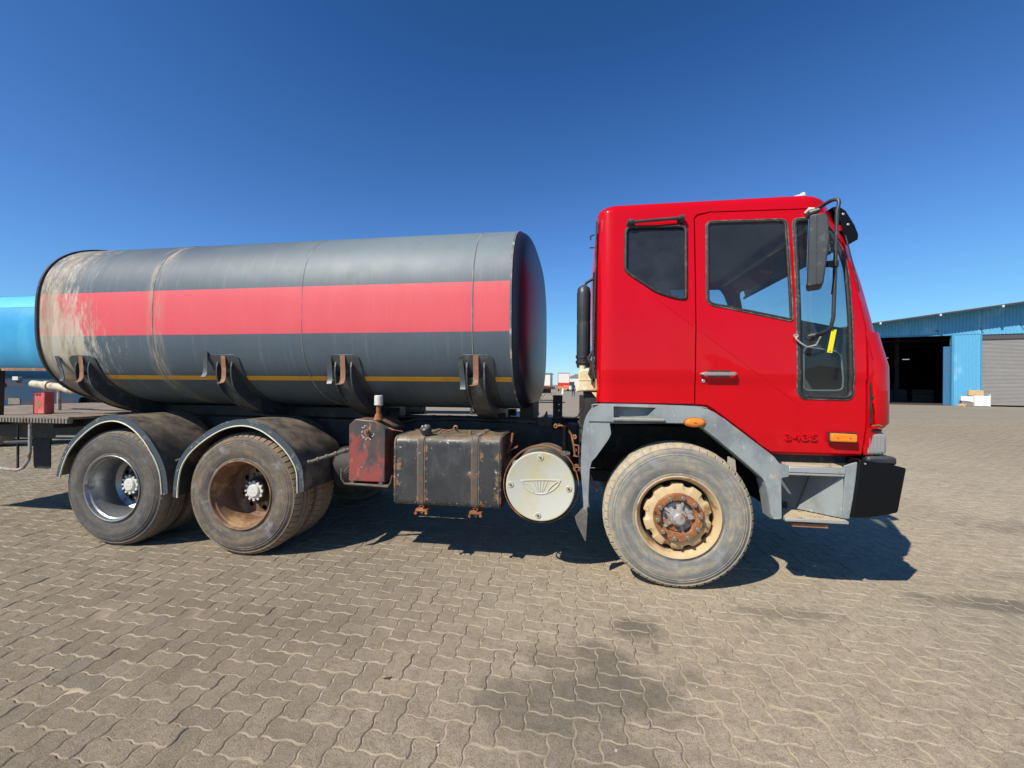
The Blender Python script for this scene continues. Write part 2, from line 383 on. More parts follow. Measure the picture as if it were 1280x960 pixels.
m_strap = worn('rusty_strap', (.060, .055, .050), .75, layers=[((.13, .065, .035), 12, .52, .66, (1, 1, 1), .9), ((.35, .31, .25), 25, .62, .72, (1, 1, 1), .9)], dust=.5)
m_rust = worn('rusty_steel', (.25, .095, .036), .88, layers=[((.38, .17, .065), 10, .45, .65, (1, 1, 1), .9), ((.07, .035, .02), 22, .55, .7, (1, 1, 1), .9), ((.38, .31, .22), 8, .62, .78, (1, 1, 1), .9)], bump=.4)
m_hook = worn('rust_brown_bar', (.24, .115, .065), .8, layers=[((.34, .22, .14), 18, .5, .7, (1, 1, 1), .9)], bump=.2)
m_tan = worn('dusty_tan_steel', (.52, .38, .21), .85, layers=[((.30, .15, .06), 9, .54, .68, (1, 1, 1), .9), ((.60, .50, .33), 14, .55, .72, (1, 1, 1), .9)], bump=.3)
m_silver = worn('silver_wheel_paint', (.34, .345, .35), .38, metal=.75, layers=[((.10, .095, .085), 8, .50, .75, (1, 1, 1), .7), ((.38, .33, .26), 6, .58, .8, (1, 1, 1), .8)])
m_rimrust = worn('brown_rusted_rim', (.18, .095, .05), .72, layers=[((.35, .21, .10), 7, .48, .66, (1, 1, 1), .8), ((.07, .035, .02), 14, .58, .74, (1, 1, 1), .8), ((.42, .36, .28), 16, .66, .78, (1, 1, 1), .8)], bump=.2)
m_hubwhite = worn('white_hub_paint', (.62, .61, .56), .6, layers=[((.30, .24, .17), 18, .58, .74, (1, 1, 1), .8)], dust=.4)
m_hubgrey = worn('grey_hub_steel', (.36, .35, .34), .5, metal=.2, layers=[((.26, .12, .06), 13, .48, .64, (1, 1, 1), .8), ((.55, .45, .30), 9, .58, .72, (1, 1, 1), .8)], bump=.2)
m_nut = worn('wheel_nut_steel', (.20, .17, .14), .6, metal=.3, layers=[((.35, .28, .2), 60, .5, .7, (1, 1, 1), .8)])
m_lid = worn('painted_air_cleaner_lid', (.49, .49, .425), .50, layers=[((.50, .45, .27), 4.5, .42, .68, (1, 1, 1), .6), ((.47, .45, .39), 14, .60, .75, (1, 1, 1), .7), ((.30, .24, .16), 55, .70, .76, (1, 1, 1), .8)], var=.05, bump=.05)
m_box = worn('red_black_battery_box', (.050, .045, .050), .40, layers=[((.26, .045, .045), 4.5, .50, .60, (1, 1, .6), .5), ((.38, .20, .09), 7, .62, .74, (1.4, 1, .5), .8), ((.20, .19, .18), 16, .62, .72, (1, 1, 1), .6)], dust=.6, dustcol=(.38, .26, .14))
m_cream = worn('cream_reservoir_plastic', (.70, .60, .38), .45, layers=[((.62, .46, .22), 8, .5, .7, (1, 1, 1), .6), ((.80, .74, .60), 14, .55, .72, (1, 1, 1), .6)])
m_white_pipe = worn('cream_pipe_paint', (.55, .48, .36), .6, layers=[((.26, .19, .12), 12, .5, .68, (1, 1, 1), .8)])
m_mud = worn('dusty_mudguard_steel', (.035, .037, .038), .55, layers=[((.30, .225, .14), 2.6, .50, .66, (1, 1, 1), .85), ((.12, .11, .09), 6, .46, .7, (1, 1, 1), .8)], dust=.85, dustcol=(.26, .215, .15), bump=.1)
m_flange = worn('blue_black_flange', (.050, .062, .075), .42, layers=[((.14, .15, .15), 16, .55, .72, (1, 1, 1), .6)])
m_piping = worn('cream_edge_piping', (.62, .60, .46), .6, layers=[((.30, .27, .2), 30, .6, .74, (1, 1, 1), .8)])
m_deck = worn('worn_deck_plate', (.26, .20, .145), .8, layers=[((.13, .09, .06), 5, .45, .68, (.6, 3, 1), .9), ((.38, .31, .23), 12, .6, .75, (1, 1, 1), .9)], bump=.2)
m_deckedge = worn('deck_edge_steel', (.20, .18, .15), .7, layers=[(RUST, 12, .5, .7, (1, 1, 1), .9), ((.40, .37, .31), 20, .6, .75, (1, 1, 1), .8)])
m_flap = worn('mud_flap_rubber', (.10, .095, .085), .85, layers=[((.26, .22, .16), 6, .45, .7, (1, 1, 1), .9)])
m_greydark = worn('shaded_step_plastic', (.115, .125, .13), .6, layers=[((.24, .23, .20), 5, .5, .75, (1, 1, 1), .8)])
m_step = worn('tan_step_tread', (.50, .42, .29), .85, layers=[((.28, .22, .15), 14, .5, .7, (1, 1, 1), .9)], bump=.5, bscale=90)
m_alu = worn('step_aluminium', (.46, .47, .46), .42, metal=.5, layers=[((.30, .27, .22), 14, .52, .7, (1, 1, 1), .7)])
m_handle = worn('handle_metal', (.34, .30, .28), .5, metal=.3, layers=[((.22, .12, .09), 30, .5, .7, (1, 1, 1), .8)])
m_chrome = worn('key_lock_metal', (.6, .6, .6), .3, metal=.9)
m_arm = worn('mirror_black_plastic', (.024, .030, .037), .42, layers=[((.09, .10, .11), 16, .58, .78, (1, 1, 1), .55)], dust=.22)
m_mirror_glass = NT('mirror_glass').set((.8, .8, .8), .03, 1.0).m
m_orange = lens_mat('orange_lamp_lens', (.80, .20, .008)); m_clear = lens_mat('clear_lamp_lens', (.42, .43, .43), .10, .45)
m_yellow = worn('yellow_tag_plastic', (.86, .72, .01), .5, var=.03)
m_steel = worn('bare_bolt_steel', (.48, .47, .44), .45, metal=.6, layers=[(RUST, 40, .6, .75, (1, 1, 1), .9)])
m_glass = glass_mat('door_window_glass', (.70, .80, .82), .035); m_glass2 = glass_mat('sleeper_window_glass', (.10, .13, .14), .065); m_glass3 = glass_mat('lower_door_glass', (.62, .72, .75), .035); m_screen = glass_mat('windscreen_glass', (.82, .88, .88), .02)
m_int = worn('cab_lining', (.10, .105, .11), .9); m_int2 = worn('cab_lining_pale', (.26, .26, .25), .9); m_seat = worn('seat_fabric', (.34, .35, .36), .95)
m_extred = worn('red_extinguisher_box', (.60, .10, .10), .5, layers=[((.62, .30, .28), 12, .5, .75, (1, 1, 1), .6)])
m_extdark = worn('printed_dark_mark', (.12, .04, .04), .6); m_extgold = worn('printed_olive_mark', (.26, .20, .07), .6)
m_blue = worn('light_blue_tank_paint', (.030, .30, .56), .42, coat=.2, layers=[((.05, .36, .60), 2, .45, .7, (1, 1, .4), .5)], dust=.2)
m_blue_pale = worn('pale_blue_band_paint', (.12, .52, .68), .42); m_bluedark = worn('dark_blue_skirt_paint', (.004, .036, .085), .5, layers=[((.05, .03, .035), 3, .5, .7, (.4, 1, 2), .7)], dust=.15)
tF = tyre_mat('front_tyre_rubber', (.42, .35, .24), .85, (.115, .130, .140)); tR = tyre_mat('rear_tyre_rubber', (.21, .17, .12), .62, (.055, .058, .062)); tM = tyre_mat('dusty_rear_tyre_rubber', (.27, .195, .12), .80, (.060, .060, .060))
# ------------------------------------------------------------------ ground
U = .111; PX0 = .09; PY0 = -1.154
ground_root = thing('paved_yard', None, None); ground_root['kind'] = 'structure'
def stains(t, c, kind='pos'):
    """oil and water marks lying on the yard, in world metres"""
    g = t.n('ShaderNodeNewGeometry'); o = t.n('ShaderNodeSeparateXYZ'); t.l(g.outputs['Position'], o.inputs[0]); X, Y = o.outputs[0], o.outputs[1]
    nz = t.n('ShaderNodeTexNoise'); t.l(g.outputs['Position'], nz.inputs['Vector']); nz.inputs['Scale'].default_value = 3.2; nz.inputs['Detail'].default_value = 6; nz.inputs['Roughness'].default_value = .62
    tot = None
    for (x, y, rx, ry, a) in STAINS:
        dx = t.math('DIVIDE', t.math('SUBTRACT', X, x), rx); dy = t.math('DIVIDE', t.math('SUBTRACT', Y, y), ry)
        d = t.math('SQRT', t.math('ADD', t.math('MULTIPLY', dx, dx), t.math('MULTIPLY', dy, dy)))
        d = t.math('ADD', d, t.math('MULTIPLY', t.math('SUBTRACT', nz.outputs['Fac'], .5), 2.2))
        f = t.ramp(d, 1.15, .35, 0, a); tot = f if tot is None else t.math('MAXIMUM', tot, f)
    return t.mix(tot, c, (.055, .050, .047)), g
STAINS = [(.36, -.58, .17, .16, .58), (.12, -.90, .22, .16, .50), (.10, -1.20, .42, .30, .55), (-.18, -1.34, .38, .30, .46), (-.10, -.98, .30, .14, .38), (.05, -1.55, .5, .22, .34), (.55, -1.0, .12, .10, .25),
          (1.35, -.22, .5, .10, .30), (2.9, .15, .7, .16, .50), (4.4, .6, 1.2, .3, .38), (2.1, -1.2, .18, .12, .30), (1.35, -1.62, .25, .08, .35), (3.3, -.6, .8, .18, .22), (5.5, 2.2, 1.6, .4, .35), (-1.6, -.9, .5, .25, .15)]
def paver_mat():
    t = NT('concrete_paver'); g = t.n('ShaderNodeNewGeometry'); oi = t.n('ShaderNodeObjectInfo')
    rnd = t.math('FRACT', t.math('ADD', g.outputs['Random Per Island'], oi.outputs['Random']))
    w = t.coord(kind='Object')
    def wn(sc, det=6, ro=.65):
        n = t.n('ShaderNodeTexNoise'); t.l(g.outputs['Position'], n.inputs['Vector']); n.inputs['Scale'].default_value = sc; n.inputs['Detail'].default_value = det; n.inputs['Roughness'].default_value = ro; return n.outputs['Fac']
    c = t.mix(rnd, (.225, .184, .130), (.330, .270, .190))
    c = t.mix(t.ramp(rnd, .84, .99, 0, .5), c, (.165, .145, .12))
    gx = t.n('ShaderNodeSeparateXYZ'); t.l(g.outputs['Position'], gx.inputs[0]); c = t.mix(t.math('MULTIPLY', t.ramp(t.math('ADD', gx.outputs[0], t.math('MULTIPLY', wn(.7, 4, .6), 1.5)), -1.4, 1.5, 0, .75), t.ramp(gx.outputs[0], 12, 4.5, .15, 1)), c, (.56, .465, .325))
    c = t.mix(t.ramp(wn(.55, 5, .6), .38, .68, 0, .5), c, (.335, .282, .202))
    c = t.mix(t.ramp(wn(8, 7, .7), .40, .72, 0, .5), c, (.165, .137, .105))
    c = t.mix(t.ramp(wn(34, 6, .75), .46, .66, 0, .45), c, (.135, .112, .085))
    c = t.mix(t.ramp(wn(150, 3, .7), .48, .64, 0, .6), c, (.115, .095, .075))
    c = t.mix(t.ramp(wn(210, 3, .6), .56, .68, 0, .75), c, (.42, .355, .27))
    c, _ = stains(t, c)
    # sandy dust caught along the paver's bevel
    s = t.n('ShaderNodeSeparateXYZ'); t.l(g.outputs['True Normal'], s.inputs[0]); bev = t.ramp(s.outputs[2], .97, .80, 0, .55)
    c = t.mix(t.math('MULTIPLY', bev, t.ramp(wn(5), .3, .6, .2, 1)), c, (.42, .355, .265))
    t.set(c, .90, spec=.25)
    h = t.math('ADD', t.math('MULTIPLY', wn(130, 4, .75), .9), wn(14, 3, .6)); t.bump(h, .85, .007)
    return t.m
def joint_mat():
    t = NT('sandy_joint'); g = t.n('ShaderNodeNewGeometry')
    n = t.n('ShaderNodeTexNoise'); t.l(g.outputs['Position'], n.inputs['Vector']); n.inputs['Scale'].default_value = 2.2; n.inputs['Detail'].default_value = 7
    c = t.mix(t.ramp(n.outputs['Fac'], .38, .62), (.20, .165, .12), (.46, .38, .27))
    c, _ = stains(t, c); t.set(c, .95, spec=.1); return t.m
def far_mat():
    t = NT('far_paving'); g = t.n('ShaderNodeNewGeometry')
    def wn(sc, det=6, ro=.65, st=(1, 1, 1)):
        m = t.n('ShaderNodeMapping'); t.l(g.outputs['Position'], m.inputs[0]); m.inputs['Scale'].default_value = st
        n = t.n('ShaderNodeTexNoise'); t.l(m.outputs[0], n.inputs['Vector']); n.inputs['Scale'].default_value = sc; n.inputs['Detail'].default_value = det; n.inputs['Roughness'].default_value = ro; return n.outputs['Fac']
    c = t.mix(wn(.08, 5), (.245, .212, .165), (.31, .268, .205))
    c = t.mix(t.ramp(wn(.35, 6, .7), .45, .72, 0, .45), c, (.185, .162, .135))
    c = t.mix(t.ramp(wn(.16, 6, .7, (1, 2.4, 1)), .56, .72, 0, .4), c, (.32, .27, .205))
    bk = t.n('ShaderNodeTexBrick'); mp = t.n('ShaderNodeMapping'); t.l(g.outputs['Position'], mp.inputs[0]); t.l(mp.outputs[0], bk.inputs['Vector'])
    bk.inputs['Scale'].default_value = 1.0; bk.inputs['Brick Width'].default_value = .222; bk.inputs['Row Height'].default_value = .111; bk.inputs['Mortar Size'].default_value = .006; bk.inputs['Mortar Smooth'].default_value = .4
    c = t.mix(t.math('MULTIPLY', bk.outputs['Fac'], .55), c, (.40, .32, .22))
    c = t.mix(t.ramp(wn(6, 5, .75), .5, .8, 0, .4), c, (.16, .145, .125))
    c = t.mix(t.ramp(wn(7, 4, .75), .56, .8, 0, .5), c, (.38, .33, .25))
    t.set(c, .92, spec=.2); t.bump(wn(9, 4, .7), .4, .02); return t.m
m_paver = paver_mat(); m_joint = joint_mat(); m_far = far_mat()

def edge_pts(vertical):
    a = .0060; return [(0, 0), (.14, a), (.38, a), (.62, -a), (.86, -a)]
def paver_outline(w, h):
    pts = []
    E5 = edge_pts(0)
    for k in range(w): pts += [((k+t)*U, d) for t, d in E5]
    for k in range(h): pts += [(w*U+d, (k+t)*U) for t, d in E5]
    top = [((k+t)*U, h*U+d) for k in range(w) for t, d in E5]+[(w*U, h*U)]
    pts += top[:0:-1]
    lef = [(d, (k+t)*U) for k in range(h) for t, d in E5]+[(0, h*U)]
    pts += lef[:0:-1]
    return pts
def inset(poly, d):
    n = len(poly); out = []
    for i in range(n):
        p = Vector(poly[i]); a = (p-Vector(poly[i-1])).normalized(); b = (Vector(poly[(i+1) % n])-p).normalized()
        na = Vector((-a.y, a.x)); nb = Vector((-b.y, b.x)); m = (na+nb).normalized(); k = d/max(.5, m.dot(na)); out.append(tuple(p+m*k))
    return out
def paver_geo(w, h):
    o = paver_outline(w, h); r0 = inset(o, .0017); r1 = inset(o, .0062); n = len(o)
    vs = [(p[0]-w*U/2, p[1]-h*U/2, -.011) for p in r0]+[(p[0]-w*U/2, p[1]-h*U/2, -.0042) for p in r0]+[(p[0]-w*U/2, p[1]-h*U/2, 0) for p in r1]
    fs = [(k*n+i, k*n+(i+1) % n, (k+1)*n+(i+1) % n, (k+1)*n+i) for k in (0, 1) for i in range(n)]+[tuple(range(2*n, 3*n))]
    return vs, fs
GH = paver_geo(2, 1); GV = paver_geo(1, 2)
def paver_low(w, h):    # the same paver with fewer points, for those farther off
    full = edge_pts; globals()['edge_pts'] = lambda v: [(0, 0), (.26, .0058), (.74, -.0058)]
    o = paver_outline(w, h); globals()['edge_pts'] = full; r0 = inset(o, .0018); r1 = inset(o, .0062); n = len(o)
    vs = [(p[0]-w*U/2, p[1]-h*U/2, -.0055) for p in r0]+[(p[0]-w*U/2, p[1]-h*U/2, 0) for p in r1]
    return vs, [(i, (i+1) % n, n+(i+1) % n, n+i) for i in range(n)]+[tuple(range(n, 2*n))]
LH = paver_low(2, 1); LV = paver_low(1, 2)
camp = Vector((0, -3.3988)); fwd = Vector((math.sin(-.1569), math.cos(-.1569))); rgt = Vector((fwd.y, -fwd.x))
spots = []
for i in range(-260, 290):
    for j in range(-12, 215):
        k = (i-j) % 4
        if k == 0: w, h = 2, 1
        elif k == 3: w, h = 1, 2
        else: continue
        x = PX0+(i+w/2)*U; y = PY0+(j+h/2)*U; v = Vector((x, y))-camp; dz = v.dot(fwd); dx = v.dot(rgt)
        if dz < .9 or dz > 21: continue
        if abs(dx) > dz*1.19+1.6: continue
        spots.append((dz*dz+dx*dx*.15, x, y, w, dz, dx))
spots.sort()
meH = MB().add(*GH).mesh('paver', m_paver, 25, False); meV = MB().add(*GV).mesh('paver', m_paver, 25, False)
n_obj = 0; rest = MB(); rv, rf = [], []
for (_, x, y, w, dz, dx) in spots:
    z = random.gauss(0, .0015); tx = random.gauss(0, .0085); ty = random.gauss(0, .0085); rz = random.gauss(0, .006)
    if n_obj < 300 and dz > 1.72 and abs(dx) < dz*1.14 and abs(dx) < 3.4:
        o = put('paver', meH if w == 2 else meV, ground_root); o.location = (x, y, z); o.rotation_euler = (tx, ty, rz); n_obj += 1
    else:
        vs, fs = (GH if w == 2 else GV) if dz < 8 else (LH if w == 2 else LV); n = len(rv); c, s_ = math.cos(rz), math.sin(rz)
        for p in vs: rv.append((x+p[0]*c-p[1]*s_, y+p[0]*s_+p[1]*c, z+p[2]+p[1]*tx-p[0]*ty))
        rf += [tuple(q+n for q in f) for f in fs]
rest.v = rv; rest.f = rf
o = rest.build('outer_pavers', m_paver, ground_root, smooth=25, fix=False); o['kind'] = 'stuff'
jb = MB()
for (_, x, y, w, dz, dx) in spots:
    a, b = (U, U/2) if w == 2 else (U/2, U)
    jb.add([(x-a, y-b, -.0048), (x+a, y-b, -.0048), (x+a, y+b, -.0048), (x-a, y+b, -.0048)], [(0, 1, 2, 3)])
o = jb.build('joint_sand', m_joint, ground_root, smooth=0, fix=False); o['kind'] = 'stuff'
g = MB(); R = 3000
# the far yard: one sheet, a little lower where the laid pavers are
g.add([(-R, -R, -.012), (R, -R, -.012), (R, R, -.012), (-R, R, -.012)], [(0, 1, 2, 3)])
tag(g.build('ground', m_far, None, smooth=0), kind='structure')
print('pavers', len(spots))

# small stones, chips and dry leaves lying on the paving
m_leaf = worn('dry_leaf_brown', (.10, .06, .03), .9); m_chip = worn('pale_stone_chip', (.50, .46, .38), .9)
sm = MB()
for k in range(150):
    x = random.uniform(-3.0, 4.5); y = random.uniform(-1.7, 1.4); r = random.uniform(.0015, .0045)
    sm.obox((x, y, .002), (r*1.3, 0, 0), (0, r, 0), (0, 0, r*.6))
o = sm.build('stone_chips', m_chip, None); tag(o, 'tiny pale stone chips scattered over the paving', 'gravel', kind='stuff')
for (x, y, a, lab) in ((-.97, -1.27, .5, 'dry brown leaf on the pavers, left of the dark oil stain'), (3.05, -1.05, 2.2, 'dry dark leaf on the pavers at the right edge of the photo')):
    m = MB(); L = .022; pts = [(-L, 0), (-L*.4, L*.32), (L*.4, L*.28), (L, 0), (L*.4, -L*.3), (-L*.4, -L*.26)]
    for i in range(6):
        p, q = pts[i], pts[(i+1) % 6]; m.add([(p[0], p[1], .006), (q[0], q[1], .009), (0, 0, .002)], [(0, 1, 2)])
    o = m.build('dry_leaf', m_leaf, None, smooth=0, solid=.001); o.location = (x, y, .001); o.rotation_euler = (0, 0, a); tag(o, lab, 'leaf')
# ------------------------------------------------------------------ the tanker truck
truck = thing('tanker_truck', 'red-cabbed tanker truck, grey tank with a wide faded pink stripe, parked on the paving', 'truck')
def P(name, mb, mat, **k): return mb.build(name, mat, truck, **k)

# --- wheels: built round their own axle, outer face at y = 0, looking to -y
def tyre_mesh(name, mat, lugs, depth, groove=True):
    pitch = 2*PI/lugs; A = []
    for i in range(lugs): A += [i*pitch, i*pitch+pitch*.74, i*pitch+pitch*.77, i*pitch+pitch*.97]
    prof = [(.030, .283), (.012, .290), (.004, .300), (.002, .312), (.006, .322), (-.001, .336), (-.006, .365), (-.009, .400), (-.008, .432), (-.002, .452), (-.004, .457), (.004, .468), (.002, .473), (.012, .486),
            (.018, .497), (.016, .503), (.026, .514), (.042, .527), (.060, .533), (.085, .5353)]
    if groove: prof += [(.092, .5353), (.093, .522), (.106, .522), (.107, .5365), (.140, .537), (.141, .524), (.153, .524)]
    full = prof+[(.300-a, r) for a, r in prof[::-1]]
    nring = len(full)
    def rf(j, i, r):
        a = full[j][0]; e = min(a, .300-a)
        return r-depth*(1 if r > .5268 or e < .05 else .45) if (i % 4 in (2, 3) and r > .513 and e < .09) else r
    return MB().lathe(full, angles=A, rfun=rf).mesh(name, mat, 32)
me_tyreF = tyre_mesh('tyre', tF, 54, .011); me_tyreR = tyre_mesh('tyre', tR, 60, .0025); me_tyreM = tyre_mesh('tyre', tM, 60, .008)
def ring(n, r, y): return [(r*math.sin(2*PI*i/n), y, r*math.cos(2*PI*i/n)) for i in range(n)]
# steer wheel: shallow dish standing out to the lip
me_rimF = MB().lathe([(.02, .296), (-.004, .304), (-.009, .299), (-.006, .292), (.004, .288), (.012, .284), (.030, .272), (.075, .262), (.20, .258), (.29, .29)], seg=96).mesh('wheel', m_tan, 30)
def scallop(n, r, notch, w):
    out = []
    for i in range(n*12):
        a = 2*PI*i/(n*12); ph = (i % 12)/12; d = abs(ph-.5)
        out.append(((r-(notch*(1-(d/w)**2)**.5 if d < w else 0))*math.sin(a), (r-(notch*(1-(d/w)**2)**.5 if d < w else 0))*math.cos(a)))
    return out
mb = MB(); sc = scallop(10, .243, .022, .24); n = len(sc)
inner = [(.150*math.sin(2*PI*i/n), .150*math.cos(2*PI*i/n)) for i in range(n)]
mid = [(x*.90, z*.90) for x, z in sc]
rings = [[(x, .085, z) for x, z in sc], [(x, .038, z) for x, z in sc], [(x*.975, .032, z*.975) for x, z in sc], [(x*.86, .018, z*.86) for x, z in sc], [(x, .012, z) for x, z in inner]]
vs = [v for r_ in rings for v in r_]; fs = [(k*n+i, (k+1)*n+i, (k+1)*n+(i+1) % n, k*n+(i+1) % n) for k in range(len(rings)-1) for i in range(n)]
me_discF = mb.add(vs, fs).mesh('wheel_disc', m_tan, 30)
me_wellF = MB().lathe([(.10, .262), (.13, .2), (.13, .02)], seg=32).mesh('brake_drum', m_dark, 30)
me_flangeF = MB().lathe([(.02, .176), (-.004, .176), (-.010, .171), (-.010, .128), (-.004, .121), (.03, .119), (.05, .05)], seg=72).mesh('nut_flange', m_rust, 30)
me_nutF = MB().cyl((0, .0, 0), (0, -.022, 0), .0165, 6).cyl((0, -.022, 0), (0, -.026, 0), .0165, 14, .012).cyl((0, -.024, 0), (0, -.042, 0), .0095, 10).mesh('wheel_nut', m_nut, 30)
mb = MB().lathe([(.035, .118), (.02, .105), (.018, .066), (-.012, .060), (-.022, .058), (-.022, .048), (-.048, .044), (-.058, .034), (-.062, 0.0005)], seg=40)
for k in range(5):
    a = 2*PI*k/5+.3; mb.bar((.05*math.sin(a), .006, .05*math.cos(a)), (.118*math.sin(a), .012, .118*math.cos(a)), .018, .02, up=(0, 1, 0))
for k in range(5):
    a = 2*PI*k/5; mb.cyl((.052*math.sin(a), -.022, .052*math.cos(a)), (.052*math.sin(a), -.030, .052*math.cos(a)), .006, 6)
me_hubF = mb.mesh('hub', m_hubgrey, 35)
def front_wheel(loc, rz=0):
    w = put('wheel', me_rimF, truck); w.location = loc; w.rotation_euler = (0, rz, 0) if False else (0, 0, rz)
    for me in (me_tyreF, me_discF, me_wellF, me_flangeF, me_hubF): put(me.name.split('.')[0], me, w)
    for k in range(10):
        a = 2*PI*k/10+.19; o = put('wheel_nut', me_nutF, w); o.location = (.149*math.sin(a), -.010, .149*math.cos(a))
    return w
for q in (front_wheel((.7105, 0, .541)), front_wheel((.7105, 2.45, .541), PI)): q.scale = (1.012, 1, 1.012)
# drive wheels: twin tyres and a deep dish
def rim_mesh(mat): return MB().lathe([(.02, .296), (-.004, .303), (-.009, .298), (-.006, .291), (.006, .286), (.020, .284), (.030, .272), (.060, .268), (.075, .259), (.19, .255), (.235, .250), (.262, .225), (.270, .20)], seg=96).mesh('wheel', mat, 30)
def disc_mesh(mat):
    out = [(.212*math.cos(2*PI*i/64), .212*math.sin(2*PI*i/64)) for i in range(64)]
    holes = [[(.176*math.cos(2*PI*k/8+.2)+.024*math.cos(a*PI/7), .176*math.sin(2*PI*k/8+.2)+.024*math.sin(a*PI/7)) for a in range(14)] for k in range(8)]
    m = panel(out, holes, lambda u, v: (u, .262-.02*(1-min(1, math.hypot(u, v)/.20))**.5, v), .03, .02)
    return orient(m, (0, -1, 0)).mesh('wheel_disc', mat, 30, False)
def hub_meshes():
    a = MB().lathe([(.262, .125), (.235, .120), (.230, .100), (.178, .096), (.172, .090), (.172, .001)], seg=40).mesh('hub', m_dark, 30)
    m = MB().lathe([(.176, .078), (.168, .078), (.164, .074), (.163, .060), (.152, .057), (.146, .050), (.145, .0005)], seg=40)
    for k in range(12):
        t = 2*PI*k/12; m.cyl((.082*math.sin(t), .176, .082*math.cos(t)), (.082*math.sin(t), .158, .082*math.cos(t)), .0115, 6)
    for k in range(3):
        t = 2*PI*k/3; m.cyl((.022*math.sin(t), .1455, .022*math.cos(t)), (.022*math.sin(t), .142, .022*math.cos(t)), .005, 8)
    return a, m.mesh('hub_cap', m_hubwhite, 30)
me_hub, me_cap = hub_meshes(); me_back = MB().lathe([(.275, .25), (.30, .2), (.30, .001)], seg=24).mesh('brake_drum', m_dark, 30)
me_nutR = MB().cyl((0, 0, 0), (0, -.028, 0), .0155, 6).mesh('wheel_nut', m_nut, 30)
me_rimS = rim_mesh(m_silver); me_rimB = rim_mesh(m_rimrust); me_discS = disc_mesh(worn('dark_wheel_disc', (.045, .045, .045), .6, layers=[((.20, .17, .13), 9, .5, .7, (1, 1, 1), .8)])); me_discB = disc_mesh(m_rimrust)
def drive_wheel(loc, rim, disc, tyre, rz=0):
    w = put('wheel', rim, truck); w.location = loc; w.rotation_euler = (0, 0, rz)
    for me in (tyre, disc, me_hub, me_cap, me_back): put(me.name.split('.')[0], me, w)
    t2 = put('tyre', tyre, w); t2.location = (0, .325, 0); t2.rotation_euler = (0, .4, 0)
    for k in range(10):
        a = 2*PI*k/10+.1; o = put('wheel_nut', me_nutR, w); o.location = (.142*math.sin(a), .257, .142*math.cos(a))
    return w
drive_wheel((-2.9134, 0, .535), me_rimB, me_discB, me_tyreM); drive_wheel((-4.2263, 0, .535), me_rimS, me_discS, me_tyreR)
drive_wheel((-2.9134, 2.45, .535), me_rimB, me_discB, me_tyreM, PI); drive_wheel((-4.2263, 2.45, .535), me_rimS, me_discS, me_tyreR, PI)

# --- chassis
m = MB()
for y in (.80, 1.57): m.box(-5.6, 1.9, y, y+.08, .88, 1.14)
P('chassis_frame', m, m_chassis, bevel=.006)
m = MB()
for x in (-5.4, -3.57, -2.2, -1.2, -.1, 1.5): m.box(x-.04, x+.04, .885, 1.565, .92, 1.10)
P('cross_member', m, m_chassis)
m = MB()
for x in (-4.2263, -2.9134):
    m.cyl((x, .3, .535), (x, 2.15, .535), .085, 14); m.lathe([(-.22, .06), (-.17, .19), (0, .24), (.17, .19), (.22, .06)], c=(x, 1.22, .535), seg=20); m.cyl((x, 1.22, .60), (x+.35, 1.22, .64), .07, 12)
P('drive_axle', m, m_dark)
m = MB()
for y in (.66, 1.70):
    for k in range(6): m.box(-4.2+.06*k, -2.94-.06*k, y-.045, y+.045, .68+.022*k, .70+.022*k)
    m.box(-3.72, -3.42, y-.06, y+.06, .68, 1.0)
P('leaf_springs', m, m_dark)
m = MB(); m.cyl((-2.6, 1.22, .66), (.3, 1.22, .82), .055, 12); m.box(.2, 1.35, .95, 1.5, .62, 1.10); m.box(-.35, .25, .98, 1.46, .70, 1.08); P('gearbox_and_shaft', m, m_dark, bevel=.03)
m = MB(); m.box(.62, .80, .30, 2.15, .48, .60)
for y in (.62, 1.75): m.box(-.05, 1.5, y-.04, y+.04, .66, .76)
P('front_axle', m, m_dark)
# clutter along the frame top: pipes, air lines, clamps
m = MB()
m.tube([(-2.2, .78, 1.02), (-1.6, .77, 1.16), (-1.2, .78, 1.17), (-.9, .78, 1.165), (-.2, .77, 1.16)], .014, 7)
m.tube([(-1.9, .84, 1.17), (-1.3, .86, 1.19), (-.8, .85, 1.17), (-.35, .84, 1.18), (-.02, .80, 1.12)], .010, 6)
for x in (-1.45, -1.28, -1.10, -.98, -.86): m.tube([(x-.03, .80, 1.15), (x-.015, .80, 1.20), (x+.015, .80, 1.20), (x+.035, .80, 1.15)], .007, 6)
P('air_lines', m, m_chassis)
m = MB(); m.cyl((-.86, 1.66, 1.00), (-.86, 2.30, 1.00), .15, 24).cyl((-.42, 1.66, .98), (-.42, 2.30, .98), .15, 24).cyl((-.13, 1.66, .98), (-.13, 2.2, .98), .12, 24)
P('far_air_tank', m, worn('blue_black_air_tank', (.03, .04, .07), .4), bevel=.01)
m = MB(); m.prism([(-.262, 1.10), (-.262, 1.416), (-.175, 1.416), (-.175, 1.10)], 'y', .70, .712)
P('hose_bracket', m, m_bump_black, bevel=.004)
m = MB()
for z in (1.15, 1.215, 1.275, 1.33): m.cyl((-.205, .699, z), (-.205, .696, z), .007, 10)
P('bracket_bolt', m, m_steel)
m = MB().prism([(-.40, 1.13), (-.40, 1.20), (-.36, 1.19), (-.32, 1.27), (-.31, 1.20), (-.27, 1.19), (-.27, 1.13)], 'y', .70, .76)
m.box(-.60, -.30, .72, .84, 1.15, 1.175); P('torn_bracket', m, m_chassis)
# pump/bottle seen through the gap behind the battery box
m = MB().lathe([(-.08, .01), (-.07, .045), (.07, .05), (.08, .01)], c=(-1.72, 1.0, 1.26), axis='x', seg=16); P('brake_fluid_bottle', m, worn('grey_bottle', (.16, .19, .20), .4))

